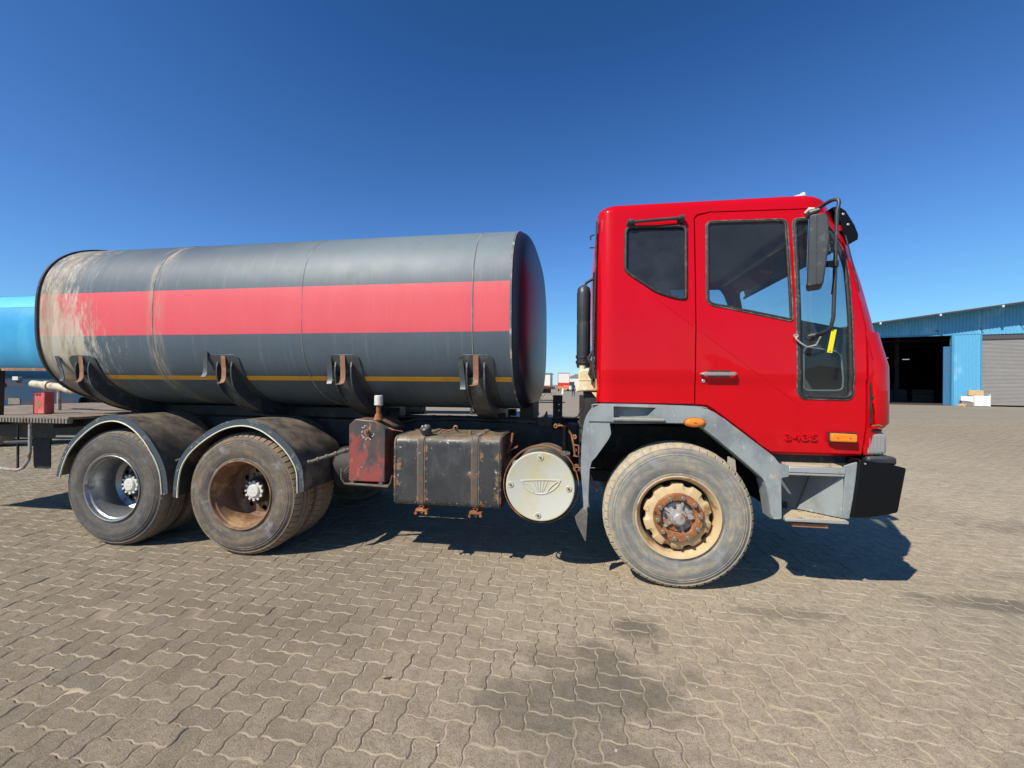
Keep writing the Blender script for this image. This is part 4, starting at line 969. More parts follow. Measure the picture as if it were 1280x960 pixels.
def cabside(far):
    f = cp(far); n = (0, 1 if far else -1, 0)
    sgn = 1 if not far else -1
    def mk(name, out, holes, mat, parent, **k):
        m = panel(out, holes, f, k.get('step', .05), .03); 
        # outward = away from the cab's middle
        o2 = []
        for q in m.f:
            a, b, c = (Vector(m.v[i]) for i in q[:3]); nn = (b-a).cross(c-a); cen = (a+b+c)/3; w = cen-Vector((1.1, YC, cen.z))
            w = Vector((0, w.y, 0)) if abs(w.y) > 1.0 and .25 < cen.x < 1.85 else w
            o2.append(q if nn.dot(w) > 0 else q[::-1])
        m.f = o2
        return m.build(name, mat, parent, smooth=28, solid=k.get('solid', .022), fix=False)
    body = mk('cab_side_panel', body_out, [W_SL], m_red, truck)
    door = mk('door', gapped(DOOR, G), [W_DR, W_QT], m_red, truck)
    fr = [(1.803+2*G, 2.673), (1.703+2*G, 2.785), (1.725, ROOF_Z)]
    zt = [ROOF_Z, 2.7, 2.5, 2.3, 2.1, 1.9, 1.7, 1.5, 1.28]
    out = [(1.946+2*G, 1.04), (1.963+2*G, 1.248), (1.957+2*G, 1.661), (1.95+2*G, 1.91), (1.925+2*G, 2.065), (1.856+2*G, 2.424), (1.803+2*G, 2.673), (1.703+2*G, 2.785), (1.725, ROOF_Z)]+[(S_end(z), z) for z in zt]+[(S_end(1.28), 1.04)]
    k = [i for i, p in enumerate(out) if p[1] == 1.7 and p[0] > 2][0]      # the windscreen opening runs through the middle of the front
    scr = rounded([(front_s(YC, 2.64), 2.64), (front_s(.17, 2.64), 2.64), (front_s(.10, 2.2), 2.2), (front_s(.08, 1.76), 1.76), (front_s(YC, 1.76), 1.76)], [.0, .07, .0, .07, .0])
    top_ = [i for i, p in enumerate(out) if p[1] == 2.7 and p[0] > 2][0]
    out = out[:top_+1]+scr+out[k:]
    front = mk('cab_front_panel', out, [], m_red, truck, step=.07)
    def glaz(poly, mat, parent, name, off):
        m = panel(shrink(poly, -.004), [], lambda s, z: (lambda p: (p[0], p[1]+off*sgn, p[2]))(f(s, z)), .12, .06)
        orient(m, n); return m.build(name, mat, parent, smooth=40, fix=False)
    def seal(poly, mat, parent, r=.014, out=-.002):
        pts = [(lambda p: (p[0], p[1]+out*sgn, p[2]))(f(*q)) for q in densify(poly, .05)]
        return MB().tube(pts, r, 8, closed=True).build('window_seal', mat, parent, smooth=60)
    glaz(W_SL, m_glass2, body, 'sleeper_window', .010); seal(shrink(W_SL, .008), m_rubber, body, .013)
    glaz(W_DR, m_glass, door, 'window_pane', .010); seal(shrink(W_DR, .001), m_seal_worn, door, .0055); seal(shrink(W_DR, .012), m_rubber, door, .010, .002)
    up_ = [p for p in W_QT if p[1] > 1.96]
    split = [(1.505, 1.991), (1.862, 1.915)]
    glaz(W_QT, m_glass3, door, 'window_pane', .012); seal(shrink(W_QT, .001), m_seal_worn, door, .0055); seal(shrink(W_QT, .016), m_rubber, door, .015, .002)
    # inside the long quarter light: black surround between the upper pane and the low kerb window
    low = rounded([(1.573, 1.905), (1.80, 1.70), (1.826, 1.488), (1.57, 1.486)], .03)
    surround = [(1.503, 1.995), (1.863, 1.915), (1.868, 1.75), (1.882, 1.42), (1.512, 1.425), (1.502, 1.914)]
    lowr = rounded([(1.560, 1.80), (1.80, 1.76), (1.826, 1.488), (1.565, 1.486)], .045)
    m = panel(surround, [lowr], lambda s, z: (lambda p: (p[0], p[1]+.018*sgn, p[2]))(f(s, z)), .08, .05); orient(m, n); m.build('window_surround', m_rubber, door, solid=.006, fix=False)
    seal(lowr, m_int2, door, .006, .022)
    # inner frame the door shuts against, closing the gap
    pts = [(lambda p: (p[0], p[1]+.042*sgn, p[2]))(f(*q)) for q in densify(DOOR, .06)]
    MB().tube(pts, .022, 8, closed=True).build('door_frame', m_red, body, smooth=60)
    if not far:
        bd_ = MB().tube([f(.545+(1.50-.545)*i/30, 2.158+(1.405-2.158)*i/30) for i in range(9)], .0016, 6).build('body_crease', m_red, body, smooth=60)
        MB().tube([f(.834+(1.50-.834)*i/24, 1.930+(1.405-1.930)*i/24) for i in range(25)]+[f(1.56, 1.392), f(1.64, 1.388)], .0016, 6).build('body_crease', m_red, door, smooth=60)
    # door handle, lock and letters
    h = MB(); y = f(.98, 1.6)[1]; s_ = sgn
    h.tube([(.862, y-s_*.004, 1.600), (.866, y-s_*.030, 1.600), (.90, y-s_*.036, 1.600), (1.06, y-s_*.036, 1.601), (1.092, y-s_*.030, 1.601), (1.096, y-s_*.004, 1.601)], .011, 8)
    h.box(.872, 1.088, y-.046 if s_ > 0 else y+.034, y-.034 if s_ > 0 else y+.046, 1.588, 1.614); hd = h.build('door_handle', m_handle, door, bevel=.005)
    MB().box(.905, 1.06, min(y-.001*s_, y-.004*s_), max(y-.001*s_, y-.004*s_), 1.578, 1.626).build('handle_recess', m_rubber, door, bevel=.001)
    MB().cyl((.881, f(.881, 1.549)[1]+.002*s_, 1.549), (.881, f(.881, 1.549)[1]-.008*s_, 1.549), .013, 20).build('door_lock', m_chrome, door, bevel=.002)
    return body, door, front
near_body, near_door, near_front = cabside(False); cabside(True)
me = text_mesh('3435', .068, .012, 'embossed_number', m_red); o = put('embossed_number', me, near_door)
yy = cabpt(1.55, 1.149)[1]; o.location = (1.547, yy+.0005, 1.149); o.rotation_euler = (PI/2, 0, 0); o.scale = (1.65, 1, 1)
# roof: rings of the plan contour drawn in and raised
def roof_ring(k, z, zref=ROOF_Z):
    out = []
    N = 90; s0 = XB+RB-RB*PI/2-(YC-ys(.2, zref)-RB); s1 = S_end(zref)
    half = [cabpt(s0+(s1-s0)*i/N, zref) for i in range(N+1)]
    full = [(p[0], p[1]) for p in half]+[(p[0], 2*YC-p[1]) for p in half[-2:0:-1]]
    cx = .93
    for (x, y) in full:
        # pull in by an even distance rather than by scale
        dx = (x-cx); dy = (y-YC); hx, hy = .81, 1.14
        out.append((cx+dx*(1-k/hx), YC+dy*(1-k/hy), z))
    return out
rr = []
for i in range(9):
    a = PI/2*i/8; rr.append(roof_ring(.115*(1-math.cos(a)), ROOF_Z-.003+.085*math.sin(a)))
for k, dz in ((.20, .012), (.40, .028), (.60, .037), (.78, .040)): rr.append(roof_ring(.115+k*.6, ROOF_Z+.082+dz))
n = len(rr[0]); vs = [v for r_ in rr for v in r_]
m = MB().add(vs, [(j*n+i, (j+1)*n+i, (j+1)*n+(i+1) % n, j*n+(i+1) % n) for j in range(len(rr)-1) for i in range(n)]); m.f.append(tuple(range(len(vs)-n, len(vs))))
roof = P('cab_roof', m, m_red, smooth=50)
m_seam = worn('seam_shadow_gap', (.05, .004, .006), .8)
m = MB().tube([(.935, cabpt(.93, z)[1]+.0012, z) for z in (2.817, 2.83, 2.85)], .0028, 6); m.build('roof_seam', m_seam, roof)
# white horn lying on the roof
m = MB().tube([(1.66, .62, 3.035), (1.69, .62, 3.062), (1.75, .62, 3.085), (1.80, .62, 3.105)], [.012, .024, .028, .020], 12).cyl((1.80, .62, 3.105), (1.825, .62, 3.115), .022, 14, .026).cyl((1.72, .62, 2.94), (1.72, .62, 3.07), .012, 8)
P('roof_beacon', m, m_hubwhite)
# floor, rear wall lining, dash, seats and wheel seen through the glass
ci = P('cab_floor', MB().box(.16, 1.93, .06, 2.39, 1.36, 1.385).box(1.30, 2.05, .06, 2.39, 1.055, 1.075), m_int)
P('cab_rear_wall', MB().box(.145, .165, .10, 2.35, 1.385, 2.80), m_int)
P('headliner', MB().box(.17, 1.66, .13, 2.32, 2.775, 2.79).box(1.66, 1.72, .15, 2.30, 2.72, 2.79), m_int2, bevel=.01)
P('dashboard', MB().prism([(1.62, 1.50), (1.66, 1.86), (1.78, 1.93), (1.98, 1.90), (2.02, 1.72), (2.02, 1.30), (1.74, 1.30)], 'y', .55, 2.36), m_int, bevel=.02)
P('dash_top', MB().prism([(1.64, 1.84), (1.78, 1.905), (1.98, 1.88), (1.98, 1.80)], 'y', .12, .55), m_int2, bevel=.02)
P('inner_lining', MB().box(1.93, 2.03, .25, 2.30, 1.08, 1.74).box(.86, 1.93, 2.33, 2.37, 1.06, 1.90), m_int, bevel=.02)
def seat(x, y):
    st = P('seat', MB().box(x-.25, x+.27, y-.25, y+.25, 1.62, 1.80), m_seat, bevel=.06, seg=3)
    MB().prism([(x-.34, 1.78), (x-.20, 1.78), (x-.28, 2.38), (x-.40, 2.36)], 'y', y-.24, y+.24).build('seat_back', m_seat, st, bevel=.05, seg=3)
    MB().box(x-.42, x-.32, y-.13, y+.13, 2.38, 2.56).build('headrest', m_seat, st, bevel=.04, seg=3)
    MB().box(x-.18, x+.18, y-.18, y+.18, 1.385, 1.62).build('seat_base', m_int, st)
seat(.98, .55); seat(.98, 1.88)
m = MB().tube([(1.55+.09*math.sin(a), 1.88+.22*math.cos(a), 1.98+.20*math.sin(a)) for a in [2*PI*i/32 for i in range(32)]], .014, 8, closed=True).cyl((1.72, 1.88, 1.82), (1.55, 1.88, 1.98), .03, 10)
P('steering_wheel', m, m_rubber)
P('windscreen', orient(panel([(.16, 2.64), (.08, 2.2), (.06, 1.76), (2.39, 1.76), (2.37, 2.2), (2.29, 2.64)], [], lambda y, z: (lambda p: (p[0]-.012, y, z))(cabpt(front_s(min(y, 2*YC-y), z), z)), .12, .1), (1, 0, 0)), m_screen, fix=False)
# rear of the cab: ribbed wall, exhaust-side grille, air intake stack
m = MB()
for k in range(14): m.box(XB-.016, XB+.002, .16+k*.155, .16+k*.155+.09, 1.52, 2.72)
P('rear_wall_ribs', m, m_red, bevel=.004)
m = MB()
m.bar((.080, .135, 1.52), (.108, .135, 2.80), .012, .03, up=(0, 1, 0))
for k in range(26): m.box(.085, .108, .15, .40, 1.75+k*.026, 1.762+k*.026)
m.tube([(.09, .14, 2.70), (.06, .14, 2.69), (.062, .14, 2.66)], .006, 6).tube([(.09, .14, 2.60), (.055, .14, 2.60)], .006, 6)
P('rear_corner_grille', m, m_black_trim)
m = MB().tube([(.085, .16, 1.78), (.05, .15, 1.72), (.08, .15, 1.68), (.06, .15, 1.60), (.095, .15, 1.54)], .013, 7).tube([(.10, .12, 1.72), (.085, .11, 1.66), (.11, .11, 1.56)], .010, 6)
P('rear_loom', m, m_dark)
sx, sy_ = .012, .30
st = P('intake_stack', MB().lathe([(0, .050), (.02, .056), (.36, .056), (.38, .053), (.40, .056), (.61, .057), (.660, .049), (.680, .026), (.683, .0004)], c=(sx, sy_, 1.655), axis='z', seg=28), m_arm, smooth=50)
MB().lathe([(0, .058), (.0, .063), (.022, .063), (.022, .058)], c=(sx, sy_, 1.735), axis='z', seg=28).lathe([(0, .058), (.0, .063), (.022, .063), (.022, .058)], c=(sx, sy_, 1.69), axis='z', seg=28).build('stack_clamp', m_rubber, st)
MB().tube([(sx, sy_, 2.325), (sx+.02, sy_, 2.36), (sx+.09, sy_, 2.40)], .012, 8).build('stack_stay', m_rubber, st)
m = MB().prism([(-.052, 1.452), (-.036, 1.50), (-.026, 1.56), (-.026, 1.618), (-.008, 1.636), (.05, 1.640), (.16, 1.632), (.165, 1.468), (.0, 1.462)], 'y', .15, .42)
rs = P('reservoir_box', m, m_cream, bevel=.014, seg=3)
MB().box(-.022, .16, .146, .15, 1.548, 1.556).cyl((.005, .20, 1.63), (.005, .20, 1.668), .024, 14).build('reservoir_seam', m_cream, rs)
m = MB().prism([(.01, 1.462), (.16, 1.465), (.14, 1.36), (.11, 1.20), (.03, 1.05), (.0, 1.18), (.03, 1.36)], 'y', .20, .34); P('reservoir_bracket', m, m_dark, bevel=.01)
P('bracket_flange', MB().prism([(.08, 1.455), (.15, 1.455), (.15, 1.39), (.125, 1.40)], 'y', .16, .20), m_cream)
# grab rail over the sleeper window
yr = cabpt(.5, 2.76)[1]
m = MB().tube([(.372, yr-.036, 2.750), (.55, yr-.040, 2.757), (.715, yr-.036, 2.762)], .012, 10)
gr = P('grab_rail', m, m_arm)
for x, z in ((.357, 2.752), (.726, 2.764)):
    MB().tube([(x, yr+.003, z-.012), (x, yr-.018, z-.006), (x, yr-.034, z)], [.030, .028, .022], 12).cyl((x-.022, yr-.036, z-.001), (x+.022, yr-.036, z+.001), .021, 14).build('rail_boss', m_arm, gr, bevel=.003)
# mirror, its arm and lead
my = -.17
arm = P('mirror_arm', MB().tube(smooth_curve([(1.64, .05, 2.765), (1.645, .0, 2.775), (1.665, -.10, 2.780), (1.685, -.135, 2.775)], 4)[:-1]+[(1.69, -.145, 2.765), (1.692, -.148, 2.745)]+[(1.680-.003*i, -.15, 2.69-.118*i) for i in range(7)]+[(1.655, -.135, 1.915), (1.648, -.10, 1.892), (1.632, -.03, 1.880), (1.625, .02, 1.877)], .0125, 10), m_arm, smooth=60)
MB().cyl((1.668, -.15, 2.315), (1.668, -.15, 2.36), .022, 14).box(1.615, 1.668, -.165, -.135, 2.318, 2.356).build('arm_clamp', m_rubber, arm, bevel=.003)
MB().tube([(1.60, .075, 2.735), (1.61, .03, 2.755), (1.648, .0, 2.762)], [.02, .026, .015], 10).build('arm_bracket', m_arm, arm)
MB().tube([(1.585, .068, 2.765), (1.60, .04, 2.780), (1.625, .02, 2.776)], [.010, .016, .008], 8).build('arm_cap', m_hubwhite, arm)
MB().cyl((1.585, .03, 1.872), (1.66, -.02, 1.884), .018, 10).lathe([(-.01, .010), (-.012, .024), (.012, .024), (.01, .010)], c=(1.585, .02, 1.872), seg=16).build('arm_foot', m_arm, arm)
mh = MB().prism([(1.478, 2.620), (1.490, 2.632), (1.562, 2.632), (1.582, 2.600), (1.588, 2.46), (1.558, 2.185), (1.546, 2.170), (1.478, 2.165), (1.468, 2.180)], 'y', my-.13, my+.06)
mh = P('mirror_housing', mh, m_arm, bevel=.010, seg=3)
MB().box(1.515, 1.522, my-.1335, my-.131, 2.18, 2.62).build('housing_seam', m_rubber, mh)
MB().add([(1.4665, my-.11, 2.19), (1.4665, my+.04, 2.19), (1.4765, my+.04, 2.61), (1.4765, my-.11, 2.61)], [(0, 1, 2, 3)]).build('mirror_pane', m_mirror_glass, mh, smooth=0, solid=.002)
piv = Vector((1.53, my, 0)); Rm = Matrix.Rotation(-.40, 4, 'Z'); mh.matrix_world = Matrix.Translation(piv+Vector((.022, 0, 0))) @ Rm @ Matrix.Translation(-piv)      # the mirror is toed in to the driver
MB().tube([(1.660, -.148, 2.30), (1.685, -.10, 2.24), (1.665, -.12, 2.14)], .004, 5).build('mirror_lead', m_rubber, arm)
MB().tube([(1.50, .0, 1.870), (1.49, -.02, 1.85), (1.515, -.03, 1.82), (1.56, -.03, 1.79), (1.615, -.03, 1.805), (1.63, -.06, 1.86)], .006, 6).lathe([(-.008, .004), (-.01, .015), (.006, .015)], c=(1.497, .0, 1.872), seg=12).build('mirror_cable', m_hubgrey, arm)
tg = MB().prism([(0, 0), (.033, .002), (.003, -.157), (-.030, -.152)], 'y', -.002, .002).build('paper_tag', m_yellow, None, bevel=.001); tg.location = (1.665, -.125, 1.898); tg.rotation_euler = (0, 0, .15)
tag(tg, 'yellow strip tag hanging from the foot of the truck mirror arm', 'tag')
MB().box(-.018, -.006, -.0035, -.0022, -.145, -.142).build('tag_mark', m_rubber, tg)
# sun visor over the windscreen
vp = [(1.800, 2.828), (1.845, 2.832), (1.890, 2.798), (1.950, 2.690), (1.975, 2.620), (1.972, 2.585), (1.930, 2.560), (1.915, 2.575), (1.940, 2.605), (1.920, 2.68), (1.868, 2.785), (1.838, 2.812)]
vz = P('sun_visor', MB().prism(vp, 'y', .155, 2.295), m_bump_black, bevel=.004)
MB().prism([(1.800, 2.828), (1.845, 2.832), (1.890, 2.798), (1.950, 2.690), (1.975, 2.620), (1.972, 2.585), (1.905, 2.545), (1.875, 2.62), (1.858, 2.72)], 'y', .148, .154).build('visor_end', m_bump_black, vz, bevel=.002)
for x, z in ((1.872, 2.772), (1.905, 2.695)): MB().cyl((x, .148, z), (x, .140, z), .0095, 12).build('visor_bolt', m_steel, vz, bevel=.003)
MB().box(1.80, 1.885, .16, .20, 2.655, 2.700).build('visor_bracket', m_red, vz, bevel=.004)
# wind deflector on the front corner, split away from the pillar
for far in (False, True):
    s = 1 if not far else -1; Y_ = (lambda y: y) if not far else (lambda y: 2*YC-y)
    vs = []; T = []
    zz = [1.225, 1.26, 1.40, 1.55, 1.66, 1.70, 1.80, 1.895]
    xs0 = [2.035, 2.02, 2.00, 1.992, 1.985, 1.985, 1.99, 2.000]; 
    for z, xa in zip(zz, xs0):
        xf = interp(XF, z)+.018; R_ = .15
        if z < 1.24: xf -= .03
        row = [(xa, .012, z), (xf-R_, .006, z)]+[(xf-R_+R_*math.sin(a), .006+R_-R_*math.cos(a), z) for a in [PI/2*i/8 for i in range(1, 9)]]+[(xf+.006, .30, z)]
        vs += [(p[0], Y_(p[1]), p[2]) for p in row]
    nr = 11; m = MB().add(vs, [(j*nr+i, j*nr+i+1, (j+1)*nr+i+1, (j+1)*nr+i) for j in range(len(zz)-1) for i in range(nr-1)])
    orient(m, (.5, -s, 0)); P('corner_deflector', m, m_red, solid=.006, fix=False, smooth=50)
m = MB().bar((1.990, .022, 1.26), (1.982, .022, 1.66), .012, .016, up=(0, 1, 0)).box(1.985, 2.06, .03, .10, 1.205, 1.245).cyl((2.00, .02, 1.44), (2.00, .01, 1.44), .012, 10)
P('broken_corner_gap', m, m_dark)
m = MB().tube([(1.992, .012, 1.245), (2.03, .01, 1.250), (2.06, .02, 1.24)], .006, 5).bar((2.01, .015, 1.235), (2.06, .02, 1.225), .01, .008); P('torn_edge', m, m_hook)
# headlamp, markers
m = MB().prism([(1.965, 1.030), (1.965, 1.200), (2.11, 1.195), (2.11, 1.040)], 'y', .035, .42); hl = P('headlight', m, m_clear, bevel=.03, seg=4)
m = MB()
for k in range(5): m.box(1.99+.022*k, 1.993+.022*k, .030, .036, 1.05, 1.18)
m.build('lens_rib', m_clear, hl)
MB().prism([(1.965, 1.030), (1.965, 1.200), (2.11, 1.195), (2.11, 1.040)], 'y', 2.03, 2.41).build('headlight', m_clear, truck, bevel=.03, seg=4)
mk = P('side_marker_lamp', MB().prism([(1.722, 1.190), (1.888, 1.186), (1.888, 1.126), (1.722, 1.130)], 'y', -.022, .03), m_orange, bevel=.012, seg=3)
MB().box(1.716, 1.894, .0, .022, 1.120, 1.196).build('lamp_base', m_rubber, mk, bevel=.004)
m = MB()
for dx in (.018, .095): m.cyl((1.745+dx, -.0225, 1.158), (1.745+dx, -.0245, 1.158), .006, 8)
m.build('lamp_screw', m_hook, mk)
m = MB().lathe([(.0, .070), (-.010, .068), (-.020, .055), (-.025, .030), (-.026, .0005)], c=(0, 0, 0), seg=40); ol = m.build('fender_repeater_lamp', m_orange, truck, smooth=60); ol.location = (.813, -.032, 1.2475); ol.scale = (1, 1, .47)
MB().lathe([(.004, .078), (-.004, .078), (-.004, .066)], seg=40).build('lamp_base', m_rust, ol, smooth=40)
MB().cyl((0, -.026, 0), (0, -.029, 0), .012, 12).build('lamp_screw', m_hook, ol)
# grey mudguard flare round the steer wheel
flare = [(-.002, .868), (.003, 1.085), (.023, 1.238), (.076, 1.336), (.150, 1.374), (.816, 1.366), (.915, 1.340), (1.013, 1.279), (1.350, 1.015), (1.385, .965), (1.448, .957), (1.448, .880), (1.396, .868), (1.401, .577), (1.343, .574), (1.318, .740), (1.297, .822), (1.262, .880), (.876, 1.209), (.757, 1.240), (.208, 1.232), (.221, 1.150), (.200, 1.105), (.105, .965), (.080, .940), (.064, .880), (.053, .600), (.040, .572), (.026, .572)]
fl = rounded(flare, .014, 3)
for far in (False, True):
    y0, y1 = (-.030, .10) if not far else (2.35, 2.48)
    hole = [(.236, 1.355), (.545, 1.350), (.486, 1.288), (.238, 1.270)] if not far else None
    m = panel(fl, [rounded(hole, .006, 2)] if hole else [], lambda u, v, y0=y0: (u, y0+(0 if y0 > 1 else .010*max(0, (v-1.30)/.07)**2), v), .09, .04)
    orient(m, (0, 1 if far else -1, 0)); fo = P('fender_flare', m, m_grey, solid=.02, fix=False)
    # returned edge going in under the arch, and the top shelf
    mm = MB(); e0, e1 = (y0+.004, y0+.16) if not far else (y1-.20, y1-.004)
    inn = [(.205, 1.232), (.757, 1.240), (.876, 1.209), (1.262, .880), (1.297, .822), (1.318, .740), (1.343, .574)]
    inn = smooth_curve(inn, 4); vs = []
    for p in inn: vs += [(p[0], e0, p[1]), (p[0], e1, p[1]+.0)]
    mm.add(vs, [(2*i, 2*i+1, 2*i+3, 2*i+2) for i in range(len(inn)-1)]); mm.build('flare_return', m_grey, fo, solid=.006)
    mm = MB(); o_ = [(.003, 1.085), (.023, 1.238), (.076, 1.336), (.150, 1.374), (.816, 1.366), (.915, 1.340), (1.013, 1.279), (1.350, 1.015)]; vs = []
    o_ = smooth_curve(o_, 4)
    for p in o_: vs += [(p[0], y0+.012, p[1]-.002), (p[0], y0+(.09 if not far else -.05), p[1]-.002)]
    mm.add(vs, [(2*i, 2*i+1, 2*i+3, 2*i+2) for i in range(len(o_)-1)]); mm.build('flare_shelf', m_grey, fo, solid=.006)
    if not far:
        mm = MB().box(.236, .545, .04, .046, 1.262, 1.356).box(.232, .60, -.052, .04, 1.250, 1.266); mm.build('step_pocket', m_grey, fo, bevel=.003)
        mm = MB().prism([(.236, 1.268), (.250, 1.262), (.596, 1.262), (.60, 1.268)], 'y', -.054, -.030); mm.build('pocket_lip', m_step, fo)
        MB().box(.055, .745, -.036, -.029, 1.2365, 1.2405).build('flare_crease', m_black_trim, fo)
# wheel arch lining behind
ln = [(.02, .60), (.04, .95), (.12, 1.18), (.35, 1.30), (.80, 1.32), (1.05, 1.22), (1.34, .95), (1.38, .62)]
ln = smooth_curve(ln, 4); vs = []
for p in ln: vs += [(p[0], .10, p[1]), (p[0], .80, p[1])]
P('arch_liner', MB().add(vs, [(2*i, 2*i+1, 2*i+3, 2*i+2) for i in range(len(ln)-1)]), m_dark, solid=.01)
P('front_mud_flap', MB().prism([(-.045, .50), (.028, .585), (.056, .585), (.040, .315), (.030, .325), (-.030, .445)], 'y', .02, .028).prism([(.0, .90), (.07, .93), (.07, .57), (.02, .56)], 'y', .05, .058), m_flap)
# cab step: upper tread, well, lower tread
P('cab_sill', MB().box(1.36, 1.905, .10, .16, .94, 1.05), m_rubber)
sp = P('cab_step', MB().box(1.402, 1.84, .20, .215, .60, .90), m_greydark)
MB().box(1.446, 1.806, -.032, .20, .890, .950).build('upper_step', m_alu, sp, bevel=.006)
m = MB().box(1.448, 1.80, -.012, .19, .951, .955)
for k in range(20):
    for j in range(7): m.box(1.452+k*.0175, 1.461+k*.0175, -.008+j*.028, .008+j*.028, .955, .962)
m.build('upper_tread', m_step, sp)
MB().box(1.448, 1.802, -.0335, -.0315, .908, .912).build('step_groove', m_rubber, sp)
MB().prism([(1.800, .965), (1.85, .985), (1.905, 1.000), (1.890, .95), (1.835, .600), (1.80, .600), (1.795, .66), (1.806, .87)], 'y', -.028, -.010).build('step_cheek', m_grey, sp, bevel=.004)
m = MB().add([(1.802, -.015, .890), (1.806, -.015, .60), (1.60, .19, .60), (1.70, .19, .89)], [(0, 1, 2, 3)]); m.build('step_gusset', m_grey, sp, smooth=0, solid=.004)
m = MB().box(1.425, 1.832, -.030, .20, .562, .584); m.build('lower_step', m_alu, sp, bevel=.005)
m = MB().box(1.430, 1.820, -.026, .195, .585, .589)
for k in range(24):
    for j in range(9): m.obox((1.44+k*.016, -.016+j*.024, .5905), (.006, .003, 0), (-.0015, .003, 0), (0, 0, .0028))
m.build('lower_tread', m_step, sp)
MB().box(1.484, 1.715, .0, .05, .520, .545).build('step_bracket', m_hook, sp)
MB().box(1.47, 1.53, .185, .199, .60, .645).build('step_slot', m_dark, sp)
# bumper
by = [(1.882, 1.018), (2.170, .968), (2.165, .94), (2.120, .665), (2.07, .650), (1.925, .617), (1.838, .615), (1.868, .86)]
P('bumper', MB().prism(rounded(by, .015, 3), 'y', -.050, 2.50), m_bump_black, bevel=.018, seg=3)
P('bumper_bolt', MB().cyl((1.915, -.051, .990), (1.915, -.056, .990), .006, 10), m_steel)
P('bumper_top_grille', MB().box(1.97, 2.16, .02, 2.4, .97, 1.03), m_black_trim, bevel=.02)
P('tow_loop', MB().tube([(2.12, .25, .66), (2.17, .25, .64), (2.21, .25, .655), (2.22, .25, .68)], .012, 8), m_rubber)
P('front_grille', MB().box(2.10, 2.255, .45, 2.0, 1.05, 1.24), m_black_trim, bevel=.02)
m = MB().tube([(1.86, .10, 1.70), (1.92, .04, 2.2), (1.86, .09, 2.60)], .005, 5); P('wiper_arm', m, m_rubber)
# ------------------------------------------------------------------ industrial shed
SA = math.atan2(-.2978, .9546)
m_shed = worn('sky_blue_sheeting', (.10, .36, .58), .6, layers=[((.30, .19, .11), 2.2, .66, .76, (1.5, 1, .35), .8), ((.20, .50, .70), 1.2, .5, .75, (1, 1, .5), .6)], var=.08)
m_shed_dark = worn('deep_blue_fascia_sheeting', (.055, .25, .42), .6, layers=[((.20, .13, .10), 1.5, .68, .78, (1, 1, .5), .8)])
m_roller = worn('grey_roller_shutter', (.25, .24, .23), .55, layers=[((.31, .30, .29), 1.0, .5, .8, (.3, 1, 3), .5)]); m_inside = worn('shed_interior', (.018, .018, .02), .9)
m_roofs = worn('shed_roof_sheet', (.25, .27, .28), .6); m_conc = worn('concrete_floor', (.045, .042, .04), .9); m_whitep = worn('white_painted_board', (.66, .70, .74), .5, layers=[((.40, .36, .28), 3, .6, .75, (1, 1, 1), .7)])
m_card = worn('cardboard', (.56, .38, .19), .85, layers=[((.36, .24, .13), 5, .5, .7, (1, 1, 1), .8)]); m_lampon = emit('lit_lamp', (1, .97, .92), 14)
shed = thing('industrial_shed', 'blue corrugated metal shed with open dark doorway and grey roller door beside it', 'building', (25.843, 40.519, 0), SA)
def corr(m, x0, x1, zlo, zhi, y=0, pitch=.22, dep=.045, ycap=None):
    """upright ribbed sheeting: zlo, zhi are functions of x"""
    n = int((x1-x0)/pitch); vs = []; 
    pr = [(0, 0), (.28, 0), (.40, -dep), (.72, -dep), (.84, 0)]
    pts = [(x0+(k+t)*pitch, y+d) for k in range(n) for t, d in pr]+[(x1, y)]
    for x, yy in pts: vs += [(x, yy, zlo(x)), (x, yy, zhi(x))]
    b = len(m.v); m.add(vs, [(2*i, 2*i+2, 2*i+3, 2*i+1) for i in range(len(pts)-1)])
RZ = lambda x: 7.11+(x)*.1243 if x < 22 else 7.11+22*.1243-(x-22)*.1243
for a, b, z0 in ((-7.0, 6.95, 5.95), (6.97, 22, 5.90), (22.0, 44, 0)):
    m = MB(); corr(m, a, b, lambda x: z0, lambda x: RZ(x)-.010); m.build('upper_cladding', m_shed, shed, smooth=0)
for a, b, f_ in ((5.20, 6.92, lambda x: 5.93), (15.2, 22, lambda x: 5.88), (-14, -7.0, lambda x: RZ(x)-.06)):
    m = MB(); corr(m, a, b, lambda x: 0, f_); m.build('wall_cladding', m_shed, shed, smooth=0)
m = MB()
for (a, b) in ((-14.3, 22), (22, 44.3)):
    m.add([(a, -1.50, RZ(a)-.005), (b, -1.50, RZ(b)-.005), (b, 34, RZ(b)-.005), (a, 34, RZ(a)-.005)], [(0, 1, 2, 3)])
m.build('roof', m_roofs, shed, smooth=0, solid=-.05)
m = MB()
for (a, b) in ((-14.3, 22), (22, 44.3)): m.bar((a, -1.505, RZ(a)+.0), (b, -1.505, RZ(b)+.0), .05, .09)
m.build('verge_trim', worn('dark_verge', (.06, .06, .07), .6), shed, smooth=0)
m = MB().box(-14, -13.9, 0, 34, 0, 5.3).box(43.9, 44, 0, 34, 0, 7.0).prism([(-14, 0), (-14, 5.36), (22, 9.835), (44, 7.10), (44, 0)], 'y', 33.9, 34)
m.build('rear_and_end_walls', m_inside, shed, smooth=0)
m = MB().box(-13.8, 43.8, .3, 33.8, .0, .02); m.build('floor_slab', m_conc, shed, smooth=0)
m = MB().box(5.12, 5.24, -.06, .35, 0, 5.95).box(6.90, 6.98, -.07, .2, 0, 5.9).box(-7.0, 5.2, -.05, .15, 5.90, 6.02)
m.build('door_jamb', m_shed_dark, shed, smooth=0)
